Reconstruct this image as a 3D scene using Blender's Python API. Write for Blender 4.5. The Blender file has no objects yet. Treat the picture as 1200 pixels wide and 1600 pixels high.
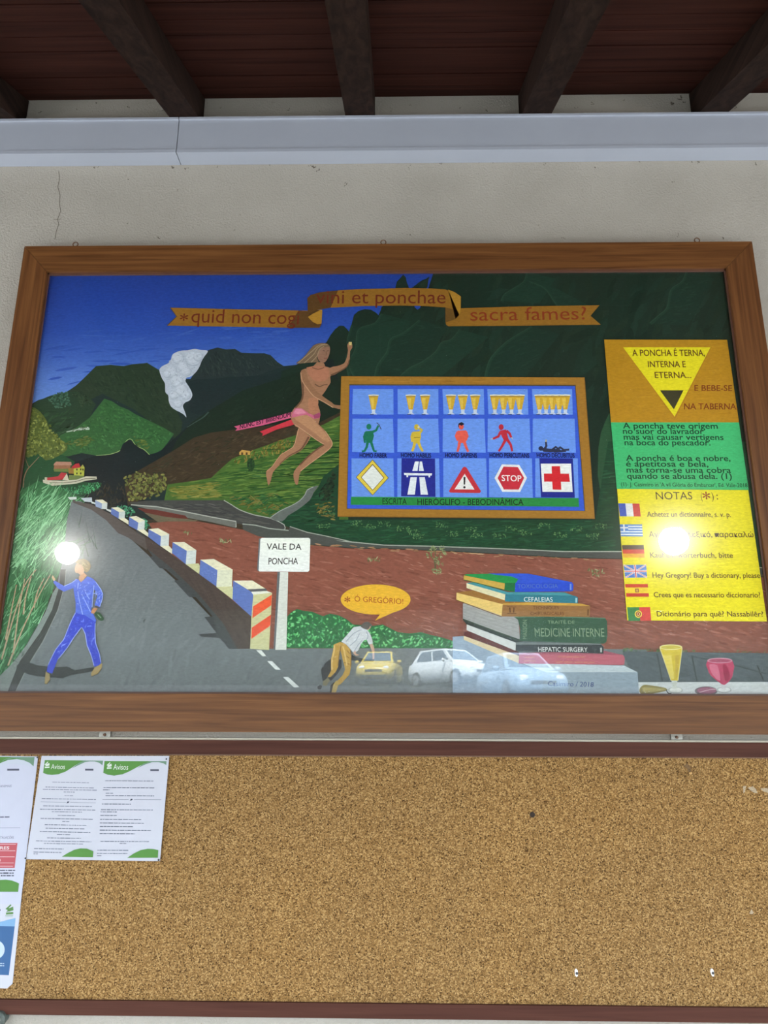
import bpy, bmesh, math, random
from mathutils import Vector, Matrix
from mathutils.geometry import tessellate_polygon
random.seed(7)
sc = bpy.context.scene
COL = sc.collection

# ------------------------------------------------------------------ camera, sky, sun, exposure
EYE = Vector((0.0, -2.55, 1.55))
FPX = 1200.0
_p, _yw, _rl = math.radians(15.651), math.radians(-1.070), math.radians(0.266)
FW = Vector((math.sin(_yw) * math.cos(_p), math.cos(_yw) * math.cos(_p), math.sin(_p)))
_r0 = Vector((math.cos(_yw), -math.sin(_yw), 0)); _u0 = _r0.cross(FW)
RT = _r0 * math.cos(_rl) + _u0 * math.sin(_rl)
UP = -_r0 * math.sin(_rl) + _u0 * math.cos(_rl)
cam = bpy.data.cameras.new('camera'); co = bpy.data.objects.new('camera', cam); COL.objects.link(co)
cam.sensor_fit = 'VERTICAL'; cam.sensor_height = 24.0; cam.lens = 24.0 * FPX / 1600.0
cam.clip_start = 0.05; cam.clip_end = 500
co.matrix_world = Matrix(((RT.x, UP.x, -FW.x, EYE.x), (RT.y, UP.y, -FW.y, EYE.y), (RT.z, UP.z, -FW.z, EYE.z), (0, 0, 0, 1)))
sc.camera = co

world = bpy.data.worlds.new('sky'); sc.world = world; world.use_nodes = True
bg = world.node_tree.nodes['Background']
bg.inputs['Color'].default_value = (0.80, 0.91, 1.0, 1); bg.inputs['Strength'].default_value = 5.8
sun = bpy.data.lights.new('sun', 'SUN'); sun.energy = 20; sun.angle = math.radians(0.6); sun.color = (1, 0.96, 0.9)
so = bpy.data.objects.new('sun', sun); COL.objects.link(so)
so.rotation_euler = (math.radians(-30), math.radians(-3), 0)       # high, from behind the building: the porch stays in shade
sc.view_settings.view_transform = 'Standard'; sc.view_settings.look = 'None'
sc.view_settings.gamma = 1; sc.view_settings.use_curve_mapping = False
sc.view_settings.exposure = 0.75
PG, LAMP = 1.0, 80.0                     # canvas paint strength, lamp strength

def PX(px, py, y=0.0):
    """the point of the upright plane at depth y which the photo shows at pixel (px, py)"""
    d = FW * FPX + RT * (px - 600) + UP * (800 - py)
    return EYE + d * ((y - EYE.y) / d.y)

# ------------------------------------------------------------------ helpers
def lin(c):
    return tuple((v / 255 / 12.92) if v <= 10.3 else ((v / 255 + 0.055) / 1.055) ** 2.4 for v in c)
def tag(o, label=None, cat=None, group=None, kind=None):
    if label: o['label'] = label
    if cat: o['category'] = cat
    if group: o['group'] = group
    if kind: o['kind'] = kind
    return o
def empty(name, loc=(0, 0, 0)):
    o = bpy.data.objects.new(name, None); COL.objects.link(o); o.location = loc; o.empty_display_size = 0.05
    return o
def link(name, me, mat, parent=None):
    o = bpy.data.objects.new(name, me); COL.objects.link(o)
    if mat is not None and not me.materials: me.materials.append(mat)
    if parent is not None:
        o.parent = parent
        o.matrix_parent_inverse = Matrix.Translation(-parent.location) if parent.rotation_euler.z == 0 else Matrix.Identity(4)
    return o
def obj(name, bm, mat, parent=None, smooth=False, bevel=0.0):
    if bevel:
        bmesh.ops.bevel(bm, geom=[e for e in bm.edges if len(e.link_faces) == 2 and e.calc_face_angle(0) > 0.5], offset=bevel, segments=2, affect='EDGES', profile=0.6)
    bmesh.ops.recalc_face_normals(bm, faces=bm.faces)
    me = bpy.data.meshes.new(name); bm.to_mesh(me); bm.free()
    if smooth: me.polygons.foreach_set('use_smooth', [True] * len(me.polygons))
    return link(name, me, mat, parent)
def box(bm, x0, x1, y0, y1, z0, z1):
    v = [bm.verts.new((x, y, z)) for x in (x0, x1) for y in (y0, y1) for z in (z0, z1)]
    for f in ((0, 1, 3, 2), (4, 6, 7, 5), (0, 4, 5, 1), (2, 3, 7, 6), (0, 2, 6, 4), (1, 5, 7, 3)):
        bm.faces.new([v[i] for i in f])
def prism(bm, pts, axis, a, b):
    """pts (2-D) swept along an axis from a to b"""
    def p(u, w, t): return {'x': (t, u, w), 'y': (u, t, w), 'z': (u, w, t)}[axis]
    A = [bm.verts.new(p(u, w, a)) for u, w in pts]; B = [bm.verts.new(p(u, w, b)) for u, w in pts]
    bm.faces.new(A); bm.faces.new(B[::-1]); n = len(pts)
    for i in range(n): bm.faces.new((A[i], B[i], B[(i + 1) % n], A[(i + 1) % n]))
def tube(bm, path, r, seg=10, cap=True):
    path = [Vector(q) for q in path]; rings = []
    rr = r if isinstance(r, (list, tuple)) else [r] * len(path)
    for i, q in enumerate(path):
        d = (path[min(i + 1, len(path) - 1)] - path[max(i - 1, 0)]).normalized()
        a = d.orthogonal().normalized() if i == 0 else (a - d * a.dot(d)).normalized()
        b = d.cross(a)
        rings.append([bm.verts.new(q + (a * math.cos(t) + b * math.sin(t)) * rr[i]) for t in [2 * math.pi * k / seg for k in range(seg)]])
    for A, B in zip(rings, rings[1:]):
        for k in range(seg): bm.faces.new((A[k], A[(k + 1) % seg], B[(k + 1) % seg], B[k]))
    if cap: bm.faces.new(rings[0][::-1]); bm.faces.new(rings[-1])
def lathe(bm, prof, c, axis='z', seg=24):
    rings = []
    for r, h in prof:
        ring = []
        for k in range(seg):
            t = 2 * math.pi * k / seg; u, w = r * math.cos(t), r * math.sin(t)
            ring.append(bm.verts.new(Vector(c) + Vector({'z': (u, w, h), 'y': (u, h, w), 'x': (h, u, w)}[axis])))
        rings.append(ring)
    for A, B in zip(rings, rings[1:]):
        for k in range(seg): bm.faces.new((A[k], A[(k + 1) % seg], B[(k + 1) % seg], B[k]))
    bm.faces.new(rings[0][::-1]); bm.faces.new(rings[-1])
def torus(bm, c, R, r, nrm='y', a=22, b=10):
    c = Vector(c); g = []
    for i in range(a):
        t = 2 * math.pi * i / a; ring = []
        for j in range(b):
            s = 2 * math.pi * j / b; q = R + r * math.cos(s)
            ring.append(bm.verts.new(c + Vector((q * math.cos(t), r * math.sin(s), q * math.sin(t)))))
        g.append(ring)
    for i in range(a):
        for j in range(b): bm.faces.new((g[i][j], g[(i + 1) % a][j], g[(i + 1) % a][(j + 1) % b], g[i][(j + 1) % b]))

# ------------------------------------------------------------------ materials (all procedural)
def mat(name, rough=0.6, color=(0.5, 0.5, 0.5), spec=0.5, metal=0.0):
    m = bpy.data.materials.new(name); m.use_nodes = True; nt = m.node_tree
    b = nt.nodes['Principled BSDF']; b.inputs['Roughness'].default_value = rough
    b.inputs['Base Color'].default_value = (*color, 1); b.inputs['Specular IOR Level'].default_value = spec
    b.inputs['Metallic'].default_value = metal
    return m, nt, b
def nd(nt, t, **k):
    n = nt.nodes.new(t)
    for a, v in k.items(): setattr(n, a, v)
    return n
def coords(nt, scale=(1, 1, 1)):
    tc = nd(nt, 'ShaderNodeTexCoord'); mp = nd(nt, 'ShaderNodeMapping'); mp.inputs['Scale'].default_value = scale
    nt.links.new(tc.outputs['Object'], mp.inputs['Vector']); return mp.outputs['Vector']
def noise(nt, vec, scale, detail=4, rough=0.55, dist=0.0):
    n = nd(nt, 'ShaderNodeTexNoise'); n.inputs['Scale'].default_value = scale; n.inputs['Detail'].default_value = detail
    n.inputs['Roughness'].default_value = rough; n.inputs['Distortion'].default_value = dist
    nt.links.new(vec, n.inputs['Vector']); return n.outputs['Fac']
def ramp(nt, fac, stops):
    r = nd(nt, 'ShaderNodeValToRGB'); e = r.color_ramp.elements
    while len(e) < len(stops): e.new(0.5)
    for el, (p, c) in zip(e, stops): el.position = p; el.color = (*c, 1)
    nt.links.new(fac, r.inputs['Fac']); return r.outputs['Color']
def mixc(nt, a, b, fac, mode='MIX'):
    n = nd(nt, 'ShaderNodeMix', data_type='RGBA', blend_type=mode)
    for s, v in (('A', a), ('B', b)):
        i = [q for q in n.inputs if q.name == s and q.type == 'RGBA'][0]
        if isinstance(v, tuple): i.default_value = (*v, 1)
        else: nt.links.new(v, i)
    if isinstance(fac, float): n.inputs['Factor'].default_value = fac
    else: nt.links.new(fac, n.inputs['Factor'])
    return [q for q in n.outputs if q.type == 'RGBA'][0]
def bump(nt, b, h, strength, dist):
    n = nd(nt, 'ShaderNodeBump'); n.inputs['Strength'].default_value = strength; n.inputs['Distance'].default_value = dist
    nt.links.new(h, n.inputs['Height']); nt.links.new(n.outputs['Normal'], b.inputs['Normal'])

def m_plaster():
    m, nt, b = mat('plaster', 0.9, spec=0.2); v = coords(nt)
    base = ramp(nt, noise(nt, v, 2.2, 5), [(0.3, (0.296, 0.270, 0.235)), (0.7, (0.347, 0.318, 0.280))])
    sp = ramp(nt, noise(nt, v, 55, 3, 0.6), [(0.70, (0, 0, 0)), (0.76, (1, 1, 1))])
    c = mixc(nt, base, (0.20, 0.175, 0.14), sp); nt.links.new(c, b.inputs['Base Color'])
    bump(nt, b, noise(nt, v, 120, 4, 0.65), 0.8, 0.006); return m
def m_grain(name, axis, dark, light, rough, bright=1.0, spec=0.5, sc_=(1.5, 60)):
    m, nt, b = mat(name, rough, spec=spec)
    s = [sc_[1]] * 3; s['xyz'.index(axis)] = sc_[0]
    v = coords(nt, tuple(s)); n = noise(nt, v, 1.0, 7, 0.6, 0.6)
    c = ramp(nt, n, [(0.30, dark), (0.52, tuple((a + q) / 2 for a, q in zip(dark, light))), (0.72, light)])
    nt.links.new(c, b.inputs['Base Color']); bump(nt, b, n, 0.08, 0.002); return m
def m_cork():
    m, nt, b = mat('cork', 0.92, spec=0.15); v = coords(nt)
    vo = nd(nt, 'ShaderNodeTexVoronoi'); vo.inputs['Scale'].default_value = 300; nt.links.new(v, vo.inputs['Vector'])
    sep = nd(nt, 'ShaderNodeSeparateColor'); nt.links.new(vo.outputs['Color'], sep.inputs['Color'])
    c1 = ramp(nt, sep.outputs['Red'], [(0.0, (0.048, 0.022, 0.006)), (0.16, (0.162, 0.088, 0.029)), (0.6, (0.220, 0.123, 0.041)), (1.0, (0.37, 0.235, 0.10))])
    c2 = ramp(nt, noise(nt, v, 330, 3, 0.7), [(0.36, (0.28, 0.25, 0.20)), (0.47, (1, 1, 1))])
    c3 = ramp(nt, noise(nt, v, 2.0, 3), [(0.35, (0.92, 0.92, 0.94)), (0.65, (1.0, 0.97, 0.92))])
    c = mixc(nt, mixc(nt, c1, c2, 1.0, 'MULTIPLY'), c3, 1.0, 'MULTIPLY'); nt.links.new(c, b.inputs['Base Color'])
    bump(nt, b, sep.outputs['Green'], 0.5, 0.0015); return m
def m_plain(name, color, rough=0.5, var=0.12, scale=30, spec=0.5, metal=0.0):
    m, nt, b = mat(name, rough, spec=spec, metal=metal); v = coords(nt)
    c = ramp(nt, noise(nt, v, scale, 4), [(0.3, tuple(q * (1 - var) for q in color)), (0.7, tuple(min(1, q * (1 + var)) for q in color))])
    nt.links.new(c, b.inputs['Base Color']); return m
def m_paint(name, rough, spec, br=0.16, sc_=(70, 70, 190)):
    m, nt, b = mat(name, rough, spec=spec)
    a = nd(nt, 'ShaderNodeAttribute'); a.attribute_name = 'paint'
    v = coords(nt, sc_)
    r = ramp(nt, noise(nt, v, 1.0, 4, 0.6, 0.4), [(0.25, (1 - br,) * 3), (0.75, (1 + br,) * 3)])
    c = mixc(nt, a.outputs['Color'], r, 1.0, 'MULTIPLY'); nt.links.new(c, b.inputs['Base Color']); return m
def m_glass():
    m = bpy.data.materials.new('picture_glass'); m.use_nodes = True; nt = m.node_tree; nt.nodes.clear()
    out = nd(nt, 'ShaderNodeOutputMaterial'); mx = nd(nt, 'ShaderNodeMixShader'); fr = nd(nt, 'ShaderNodeFresnel')
    ge = nd(nt, 'ShaderNodeNewGeometry'); io = nd(nt, 'ShaderNodeMapRange')      # both faces of the pane reflect alike
    io.inputs['To Min'].default_value = 1.5; io.inputs['To Max'].default_value = 1 / 1.5
    nt.links.new(ge.outputs['Backfacing'], io.inputs['Value']); nt.links.new(io.outputs['Result'], fr.inputs['IOR'])
    tr = nd(nt, 'ShaderNodeBsdfTransparent'); gl = nd(nt, 'ShaderNodeBsdfGlossy'); gl.inputs['Roughness'].default_value = 0.0
    tr.inputs['Color'].default_value = (0.985, 0.995, 0.99, 1)
    nt.links.new(fr.outputs['Fac'], mx.inputs['Fac']); nt.links.new(tr.outputs[0], mx.inputs[1]); nt.links.new(gl.outputs[0], mx.inputs[2])
    hz = nd(nt, 'ShaderNodeBsdfGlossy'); hz.inputs['Roughness'].default_value = 0.17; m2 = nd(nt, 'ShaderNodeMixShader'); m2.inputs['Fac'].default_value = 0.02   # added rough lobe: soft glow around the mirrored lamps
    nt.links.new(mx.outputs[0], m2.inputs[1]); nt.links.new(hz.outputs[0], m2.inputs[2])
    nt.links.new(m2.outputs[0], out.inputs['Surface']); return m
def m_emit(name, color, s):
    m = bpy.data.materials.new(name); m.use_nodes = True; nt = m.node_tree; nt.nodes.clear()
    e = nd(nt, 'ShaderNodeEmission'); e.inputs['Color'].default_value = (*color, 1); e.inputs['Strength'].default_value = s
    o = nd(nt, 'ShaderNodeOutputMaterial'); nt.links.new(e.outputs[0], o.inputs['Surface']); return m

M_WALL = m_plaster()
M_DECK = m_grain('roof_board_wood', 'x', (0.016, 0.005, 0.0036), (0.042, 0.013, 0.0085), 0.75, spec=0.06, sc_=(1.2, 30))
M_RAFT = m_grain('rafter_wood', 'y', (0.008, 0.0045, 0.0035), (0.026, 0.014, 0.010), 0.7, spec=0.04, sc_=(1.0, 40))
M_TRIM = m_plain('grey_white_coated_metal', (0.285, 0.298, 0.345), 0.4, 0.04, 3)
M_FRH = m_grain('frame_wood_across', 'x', (0.056, 0.019, 0.0055), (0.156, 0.063, 0.019), 0.42, spec=0.24, sc_=(2.0, 75))
M_FRV = m_grain('frame_wood_upright', 'z', (0.052, 0.017, 0.0055), (0.148, 0.059, 0.018), 0.42, spec=0.24, sc_=(2.0, 75))
M_BEAD = m_plain('frame_inner_lip', (0.075, 0.030, 0.018), 0.45, 0.15, 20)
M_CORK = m_cork()
M_CFR = m_grain('dark_brown_board_frame', 'x', (0.044, 0.016, 0.011), (0.074, 0.028, 0.019), 0.55, spec=0.08, sc_=(2.0, 60))
M_CANV = m_paint('painted_canvas', 0.6, 0.15)
M_PAPER = m_paint('printed_paper', 0.7, 0.3, 0.02, (20, 20, 20))
M_GLASS = m_glass()
M_METAL = m_plain('dull_steel', (0.30, 0.29, 0.26), 0.5, 0.2, 60, metal=0.9)
M_BLACK = m_plain('black_plastic', (0.02, 0.02, 0.022), 0.4, 0.2, 40)
M_WHITEP = m_plain('white_plastic', (0.75, 0.74, 0.72), 0.4, 0.06, 40)
M_RUST = m_plain('rusty_brown_metal', (0.11, 0.055, 0.03), 0.7, 0.35, 300)
M_DIRT = m_plain('dark_grime', (0.09, 0.075, 0.06), 0.95, 0.3, 200, spec=0.1)
M_FLOOR = m_plain('porch_tile', (0.60, 0.57, 0.52), 0.6, 0.1, 4)
M_GROUND = m_plain('street_concrete', (0.13, 0.13, 0.125), 0.9, 0.12, 1.5, spec=0.2)

# ------------------------------------------------------------------ the setting
zD = PX(600, 151, 0).z                    # where the boards meet the wall
SL = 0.43; RUN = 3.7
zR = PX(600, 183, -0.074).z + 0.008 + SL * 0.08     # rafters' undersides at the wall, just clear of the trunking
bm = bmesh.new(); box(bm, -5.5, 5.5, 0.0, 0.22, 0.0, zD + 0.5)
wall = tag(obj('wall_back', bm, M_WALL), 'off-white rough plastered wall', None, kind='structure'); 
bm = bmesh.new(); box(bm, -5.5, 5.5, -4.2, 0.0, -0.12, 0.0)
tag(obj('floor', bm, M_FLOOR), 'pale tiled porch floor', kind='structure')
# roof boards lie across the rafters, each lapping the next by a narrow dark gap
bm = bmesh.new(); w = 0.098; n = int(RUN / w)
for i in range(n):
    a = -i * w; b_ = a - w + 0.004; o = random.uniform(-0.002, 0.002)
    prism(bm, [(a, zD + SL * a + o), (b_, zD + SL * b_ + o), (b_, zD + SL * b_ + 0.03 + o), (a, zD + SL * a + 0.03 + o)], 'x', -5.5, 5.5)
prism(bm, [(0, zD + 0.032), (-RUN, zD - SL * RUN + 0.032), (-RUN, zD - SL * RUN + 0.06), (0, zD + 0.06)], 'x', -5.5, 5.5)
tag(obj('ceiling', bm, M_DECK), 'dark red brown boarded porch ceiling', kind='structure')
# sloping street outside, rising away from the porch
bm = bmesh.new(); prof = [(-4.2, -0.02), (-9, 0.0), (-15, 0.85), (-24, 2.75), (-34, 3.4), (-37, 3.4), (-60, 3.6)]
L0 = [bm.verts.new((-60, y, z)) for y, z in prof]; L1 = [bm.verts.new((60, y, z)) for y, z in prof]
for i in range(len(prof) - 1): bm.faces.new((L0[i], L1[i], L1[i + 1], L0[i + 1]))
r = bmesh.ops.extrude_face_region(bm, geom=list(bm.faces)); bmesh.ops.translate(bm, verts=[v for v in r['geom'] if isinstance(v, bmesh.types.BMVert)], vec=(0, 0, -0.5))
g_o = obj('ground', bm, M_GROUND); g_o.data.materials.append(m_plain('dark_asphalt', (0.035, 0.036, 0.038), 0.9, 0.15, 2.0, spec=0.1))
for f in g_o.data.polygons: f.material_index = 1 if f.center.y < -15 else 0
tag(g_o, 'grey asphalt street rising away from the porch', kind='structure')

# added dark bank behind the street, keeps bright sky out of the glass reflection
bm = bmesh.new(); rr = random.Random(3); NX, NY = 120, 22; gr = []
for j in range(NY):
    t = j / (NY - 1)
    gr.append([bm.verts.new((-60 + 120 * i / (NX - 1), -36.5 - 16 * t + rr.uniform(-.5, .5), 3.2 + 6.6 * t ** 0.8 + (rr.uniform(-.5, .7) if j else 0))) for i in range(NX)])
for j in range(NY - 1):
    for i in range(NX - 1): bm.faces.new((gr[j][i], gr[j][i + 1], gr[j + 1][i + 1], gr[j + 1][i]))
r = bmesh.ops.extrude_face_region(bm, geom=list(bm.faces)); bmesh.ops.translate(bm, verts=[v for v in r['geom'] if isinstance(v, bmesh.types.BMVert)], vec=(0, -1.5, -1.0))
tag(obj('added_hillside', bm, m_plain('dark_backdrop_green', (0.007, 0.0095, 0.007), 0.9, 0.5, 1.2, spec=0.1), smooth=True), 'added dark green bank behind the street, hiding the bright sky from the glass', kind='structure')

# hairline crack and dirt on the plaster
def ribbon(bm, pts, wd, y):
    for (x0, z0), (x1, z1) in zip(pts, pts[1:]):
        d = Vector((x1 - x0, 0, z1 - z0)); 
        if d.length < 1e-6: continue
        s = Vector((d.z, 0, -d.x)).normalized() * wd
        v = [bm.verts.new((x0 + s.x, y, z0 + s.z)), bm.verts.new((x0 - s.x, y, z0 - s.z)), bm.verts.new((x1 - s.x, y, z1 - s.z)), bm.verts.new((x1 + s.x, y, z1 + s.z))]
        bm.faces.new(v)
bm = bmesh.new()
ribbon(bm, [(PX(x, y).x, PX(x, y).z) for x, y in [(92, 268), (93, 280), (90.5, 292), (94, 305), (93, 318), (95, 330), (90, 343), (92, 350), (88, 362), (86, 374)]], 0.0011, -0.0006)
ribbon(bm, [(PX(x, y).x, PX(x, y).z) for x, y in [(84, 343), (90, 343), (96, 342)]], 0.001, -0.0006)
obj('crack', bm, M_DIRT, wall)
bm = bmesh.new()
for x, y, s in [(490, 260, 5), (498, 266, 3), (484, 258, 2), (278, 298, 2), (247, 371, 3), (45, 260, 4), (52, 258, 2), (366, 360, 2), (540, 287, 3), (538, 291, 2), (748, 253, 3), (1050, 284, 2), (1082, 250, 4), (1090, 252, 3), (270, 262, 4), (290, 263, 3), (1050, 162, 6), (1062, 155, 5), (1070, 160, 4), (1066, 152, 5), (925, 162, 3), (150, 161, 3), (450, 172, 3), (200, 168, 3), (640, 165, 2), (930, 262, 2), (200, 280, 2), (120, 172, 2), (62, 176, 3), (255, 172, 2), (345, 168, 2), (425, 160, 2), (500, 174, 2), (612, 172, 2), (720, 168, 2), (760, 172, 3), (900, 168, 2), (975, 158, 2), (1150, 168, 3), (640, 262, 2), (690, 256, 3), (770, 254, 2), (850, 258, 2), (1000, 252, 3), (1180, 256, 3), (150, 262, 3), (340, 262, 2), (420, 258, 2), (200, 350, 2), (640, 368, 2), (880, 372, 2), (1060, 366, 2), (1130, 372, 3)]:
    q = PX(x, y)
    for k in range(3):
        a = random.uniform(0, 6.28); L = s * 0.0011 * random.uniform(0.6, 1.4); dx, dz = random.gauss(0, 0.004), random.gauss(0, 0.004)
        ribbon(bm, [(q.x + dx - L * math.cos(a), q.z + dz - L * math.sin(a)), (q.x + dx + L * math.cos(a), q.z + dz + L * math.sin(a))], 0.0012 * s / 3, -0.0006 - 0.00005 * k)
obj('dirt_specks', bm, M_DIRT, wall)

# ------------------------------------------------------------------ rafters
RW = 0.114
RL = ['leftmost dark brown roof rafter, mostly cut off by the left edge of the photo',
      'brown roof rafter leaning left, second from the left, above the joint of the white trunking',
      'dark roof rafter running straight up at the middle of the ceiling',
      'brown roof rafter leaning right, just right of the middle of the ceiling',
      'rightmost dark roof rafter, slanting into the upper right corner of the photo']
for k, (px, side) in enumerate([(45, 'r'), (320, 'r'), (586, 'r'), (810, 'l'), (1078, 'l')]):
    x = PX(px, 165, 0).x; x0 = x - RW if side == 'r' else x
    bm = bmesh.new(); ya, yb = -0.003, -RUN - 0.15
    prism(bm, [(ya, zR + SL * ya), (yb, zR + SL * yb), (yb, zD + SL * yb - 0.006), (ya, zD + SL * ya - 0.006)], 'x', x0, x0 + RW)
    tag(obj('roof_rafter', bm, M_RAFT, None, bevel=0.006), RL[k], 'rafter', 'dark rafters under the porch roof')

# ------------------------------------------------------------------ trunking along the top of the wall
yT = -0.074
zT1 = PX(600, 183, yT).z; zT0 = PX(600, 234.5, yT).z; xj = PX(277, 215, yT).x
def trunk(x0, x1, label):
    root = tag(empty('wall_trunking', ((x0 + x1) / 2, 0, zT0)), label, 'trunking', 'grey white trunking under the rafters')
    bm = bmesh.new(); box(bm, x0, x1, yT + 0.004, -0.001, zT0, zT1 - 0.004); obj('trunking_body', bm, M_TRIM, root, bevel=0.003)
    bm = bmesh.new(); box(bm, x0, x1, yT - 0.004, -0.004, zT1 - 0.0035, zT1 + 0.006); obj('top_lip', bm, M_TRIM, root, bevel=0.002)
    bm = bmesh.new(); box(bm, x0, x1, yT, yT + 0.0045, zT0 - 0.002, zT0 + 0.012); obj('lower_lip', bm, M_TRIM, root, bevel=0.0015)
trunk(-4.0, xj - 0.0015, 'grey white metal trunking left of the joint, under the left rafters')
trunk(xj + 0.0015, 4.0, 'long grey white metal trunking right of the joint, running off to the right')

# ------------------------------------------------------------------ paint kit: a flat picture made of many coloured shapes in one mesh
class Paint:
    def __init__(s, y, rect, gain, step=3.5e-6):
        s.y = y; s.V = []; s.F = []; s.C = []; s.L = 0.0; s.rect = rect; s.gain = gain; s.step = step
    def lay(s, n=1): s.L += s.step * n
    def vert(s, p, c, dl=0.0):
        q = PX(p[0], p[1], s.y); x0, x1, z0, z1 = s.rect
        s.V.append((min(max(q.x, x0), x1), s.y - s.L - dl, min(max(q.z, z0), z1)))
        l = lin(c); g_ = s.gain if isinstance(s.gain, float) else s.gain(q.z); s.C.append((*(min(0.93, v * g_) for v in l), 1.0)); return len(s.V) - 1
    def poly(s, pts, c, smooth=0):
        if smooth: pts = sm(pts, smooth)
        s.lay(); f = c if callable(c) else (lambda x, y: c)
        ids = [s.vert(p, f(*p)) for p in pts]
        if len(ids) <= 3: s.F.append(ids)
        else:
            for t in tessellate_polygon([[Vector((p[0], p[1], 0)) for p in pts]]): s.F.append([ids[k] for k in t])
    def grad(s, x0, x1, stops):
        """horizontal bands with colour stops (y, colour)"""
        s.lay(); rows = [[s.vert((x0 + (x1 - x0) * k / 8, y), c) for k in range(9)] for y, c in stops]
        for A, B in zip(rows, rows[1:]):
            for k in range(8): s.F.append([A[k], A[k + 1], B[k + 1], B[k]])
    def stroke(s, pts, w, c, smooth=0):
        if smooth: pts = sm(pts, smooth, False)
        n = len(pts); ws = w if isinstance(w, (list, tuple)) else (w, w); s.lay(); prev = None
        for i, p in enumerate(pts):
            a, b = pts[max(i - 1, 0)], pts[min(i + 1, n - 1)]; dx, dy = b[0] - a[0], b[1] - a[1]; l = math.hypot(dx, dy) or 1
            h = (ws[0] + (ws[-1] - ws[0]) * i / (n - 1)) / 2; nx, ny = -dy / l * h, dx / l * h
            cur = (s.vert((p[0] + nx, p[1] + ny), c), s.vert((p[0] - nx, p[1] - ny), c))
            if prev: s.F.append([prev[0], prev[1], cur[1], cur[0]])
            prev = cur
    def dabs(s, poly, n, L, W, ang, cols, spread=25, taper=False, jit=14, bend=0.0):
        xs = [p[0] for p in poly]; ys = [p[1] for p in poly]; x0, x1, y0, y1 = min(xs), max(xs), min(ys), max(ys); s.lay(); k = 0; tries = 0; grid = {}; cell = L * 0.7 + W
        while k < n and tries < n * 30:
            tries += 1; x, y = random.uniform(x0, x1), random.uniform(y0, y1)
            if not inside(x, y, poly): continue
            k += 1; a = math.radians(ang + random.gauss(0, spread)); l = L * random.uniform(0.5, 1.3) / 2; w = W * random.uniform(0.6, 1.3) / 2
            j = random.gauss(0, jit); c = random.choice(cols); c = tuple(min(255, max(0, v + j)) for v in c)
            ca, sa = math.cos(a), -math.sin(a); gx, gy = int(x // cell), int(y // cell)
            if taper: q = [(x - ca * l - sa * w, y - sa * l + ca * w), (x - ca * l + sa * w, y - sa * l - ca * w), (x + ca * l, y + sa * l + bend * l)]
            else: q = [(x - ca * l, y - sa * l), (x - ca * l * .4 - sa * w, y - sa * l * .4 + ca * w), (x + ca * l * .5 - sa * w, y + sa * l * .5 + ca * w), (x + ca * l, y + sa * l), (x + ca * l * .4 + sa * w, y + sa * l * .4 - ca * w), (x - ca * l * .5 + sa * w, y - sa * l * .5 - ca * w)]
            if not taper and n > 25 and not (inside(*q[0], poly) and inside(*q[3], poly)): continue
            near = {lv for i in (-1, 0, 1) for m_ in (-1, 0, 1) for lv in grid.get((gx + i, gy + m_), ())}
            free = [lv for lv in range(26) if lv not in near]; lv = random.choice(free) if free else random.randrange(26)     # no two overlapping strokes in one plane
            grid.setdefault((gx, gy), []).append(lv); dl = lv * 1.4e-6
            s.F.append([s.vert(p, c, dl) for p in q])
        s.L += 26 * 1.4e-6
    def ell(s, cx, cy, rx, ry, c, n=28, rot=0.0):
        ca, sa = math.cos(rot), math.sin(rot)
        s.poly([(cx + rx * math.cos(t) * ca - ry * math.sin(t) * sa, cy + rx * math.cos(t) * sa + ry * math.sin(t) * ca) for t in [2 * math.pi * k / n for k in range(n)]], c)
    def outline(s, pts, w, c): s.stroke(list(pts) + [pts[0]], w, c)
    def text(s, body, x0, y0, x1, y1, h, c, bold=0.0, slant=0.0, vertical=False):
        """lettering on the baseline (x0,y0)-(x1,y1), capitals h pixels high"""
        bold = max(bold, 0.0); em = h / 0.682
        if bold > 0.002 and not vertical:           # heavier brush: the same letters laid down a hair apart
            d = bold * abs(em)
            for dx, dy in ((-d, -d * .7), (d, -d * .7), (-d, d * .7), (d, d * .7)): s.text(body, x0 + dx, y0 + dy, x1 + dx, y1 + dy, h, c, 0.0, slant)
        V, F = glyphs(body, 0.0); mx = min(v[0] for v in V); w = max(v[0] for v in V) - mx; s.lay(1)
        lean = (x0 - 588) / (y0 + 3400)
        ids = []
        for x, y in V:
            t = (x - mx) / w; u = y / 0.682 * h
            ids.append(s.vert((x0 + (x1 - x0) * t - u * (lean - slant) + (u * (y1 - y0) / max(1, abs(x1 - x0)) if vertical else 0), y0 + (y1 - y0) * t - u) if not vertical else (x0 + u, y0 + (y1 - y0) * t), c))
        s.F += [[ids[k] for k in f] for f in F]
    def build(s, name, m, parent):
        me = bpy.data.meshes.new(name); me.from_pydata(s.V, [], s.F)
        ca = me.color_attributes.new('paint', 'FLOAT_COLOR', 'POINT')
        ca.data.foreach_set('color', [q for c in s.C for q in c]); me.update()
        # every face turned to the viewer
        b = bmesh.new(); b.from_mesh(me)
        for f in b.faces:
            if f.normal.y > 0: f.normal_flip()
        b.to_mesh(me); b.free()
        return link(name, me, m, parent)
def sm(pts, n=3, closed=True):
    out = []; N = len(pts)
    for i in range(N if closed else N - 1):
        g = (lambda k: pts[k % N]) if closed else (lambda k: pts[min(max(k, 0), N - 1)])
        p0, p1, p2, p3 = g(i - 1), g(i), g(i + 1), g(i + 2)
        for k in range(n):
            t = k / n; out.append(tuple(0.5 * (2 * b + (c - a) * t + (2 * a - 5 * b + 4 * c - d) * t * t + (3 * b - a - 3 * c + d) * t ** 3) for a, b, c, d in zip(p0, p1, p2, p3)))
    if not closed: out.append(pts[-1])
    return out
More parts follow.
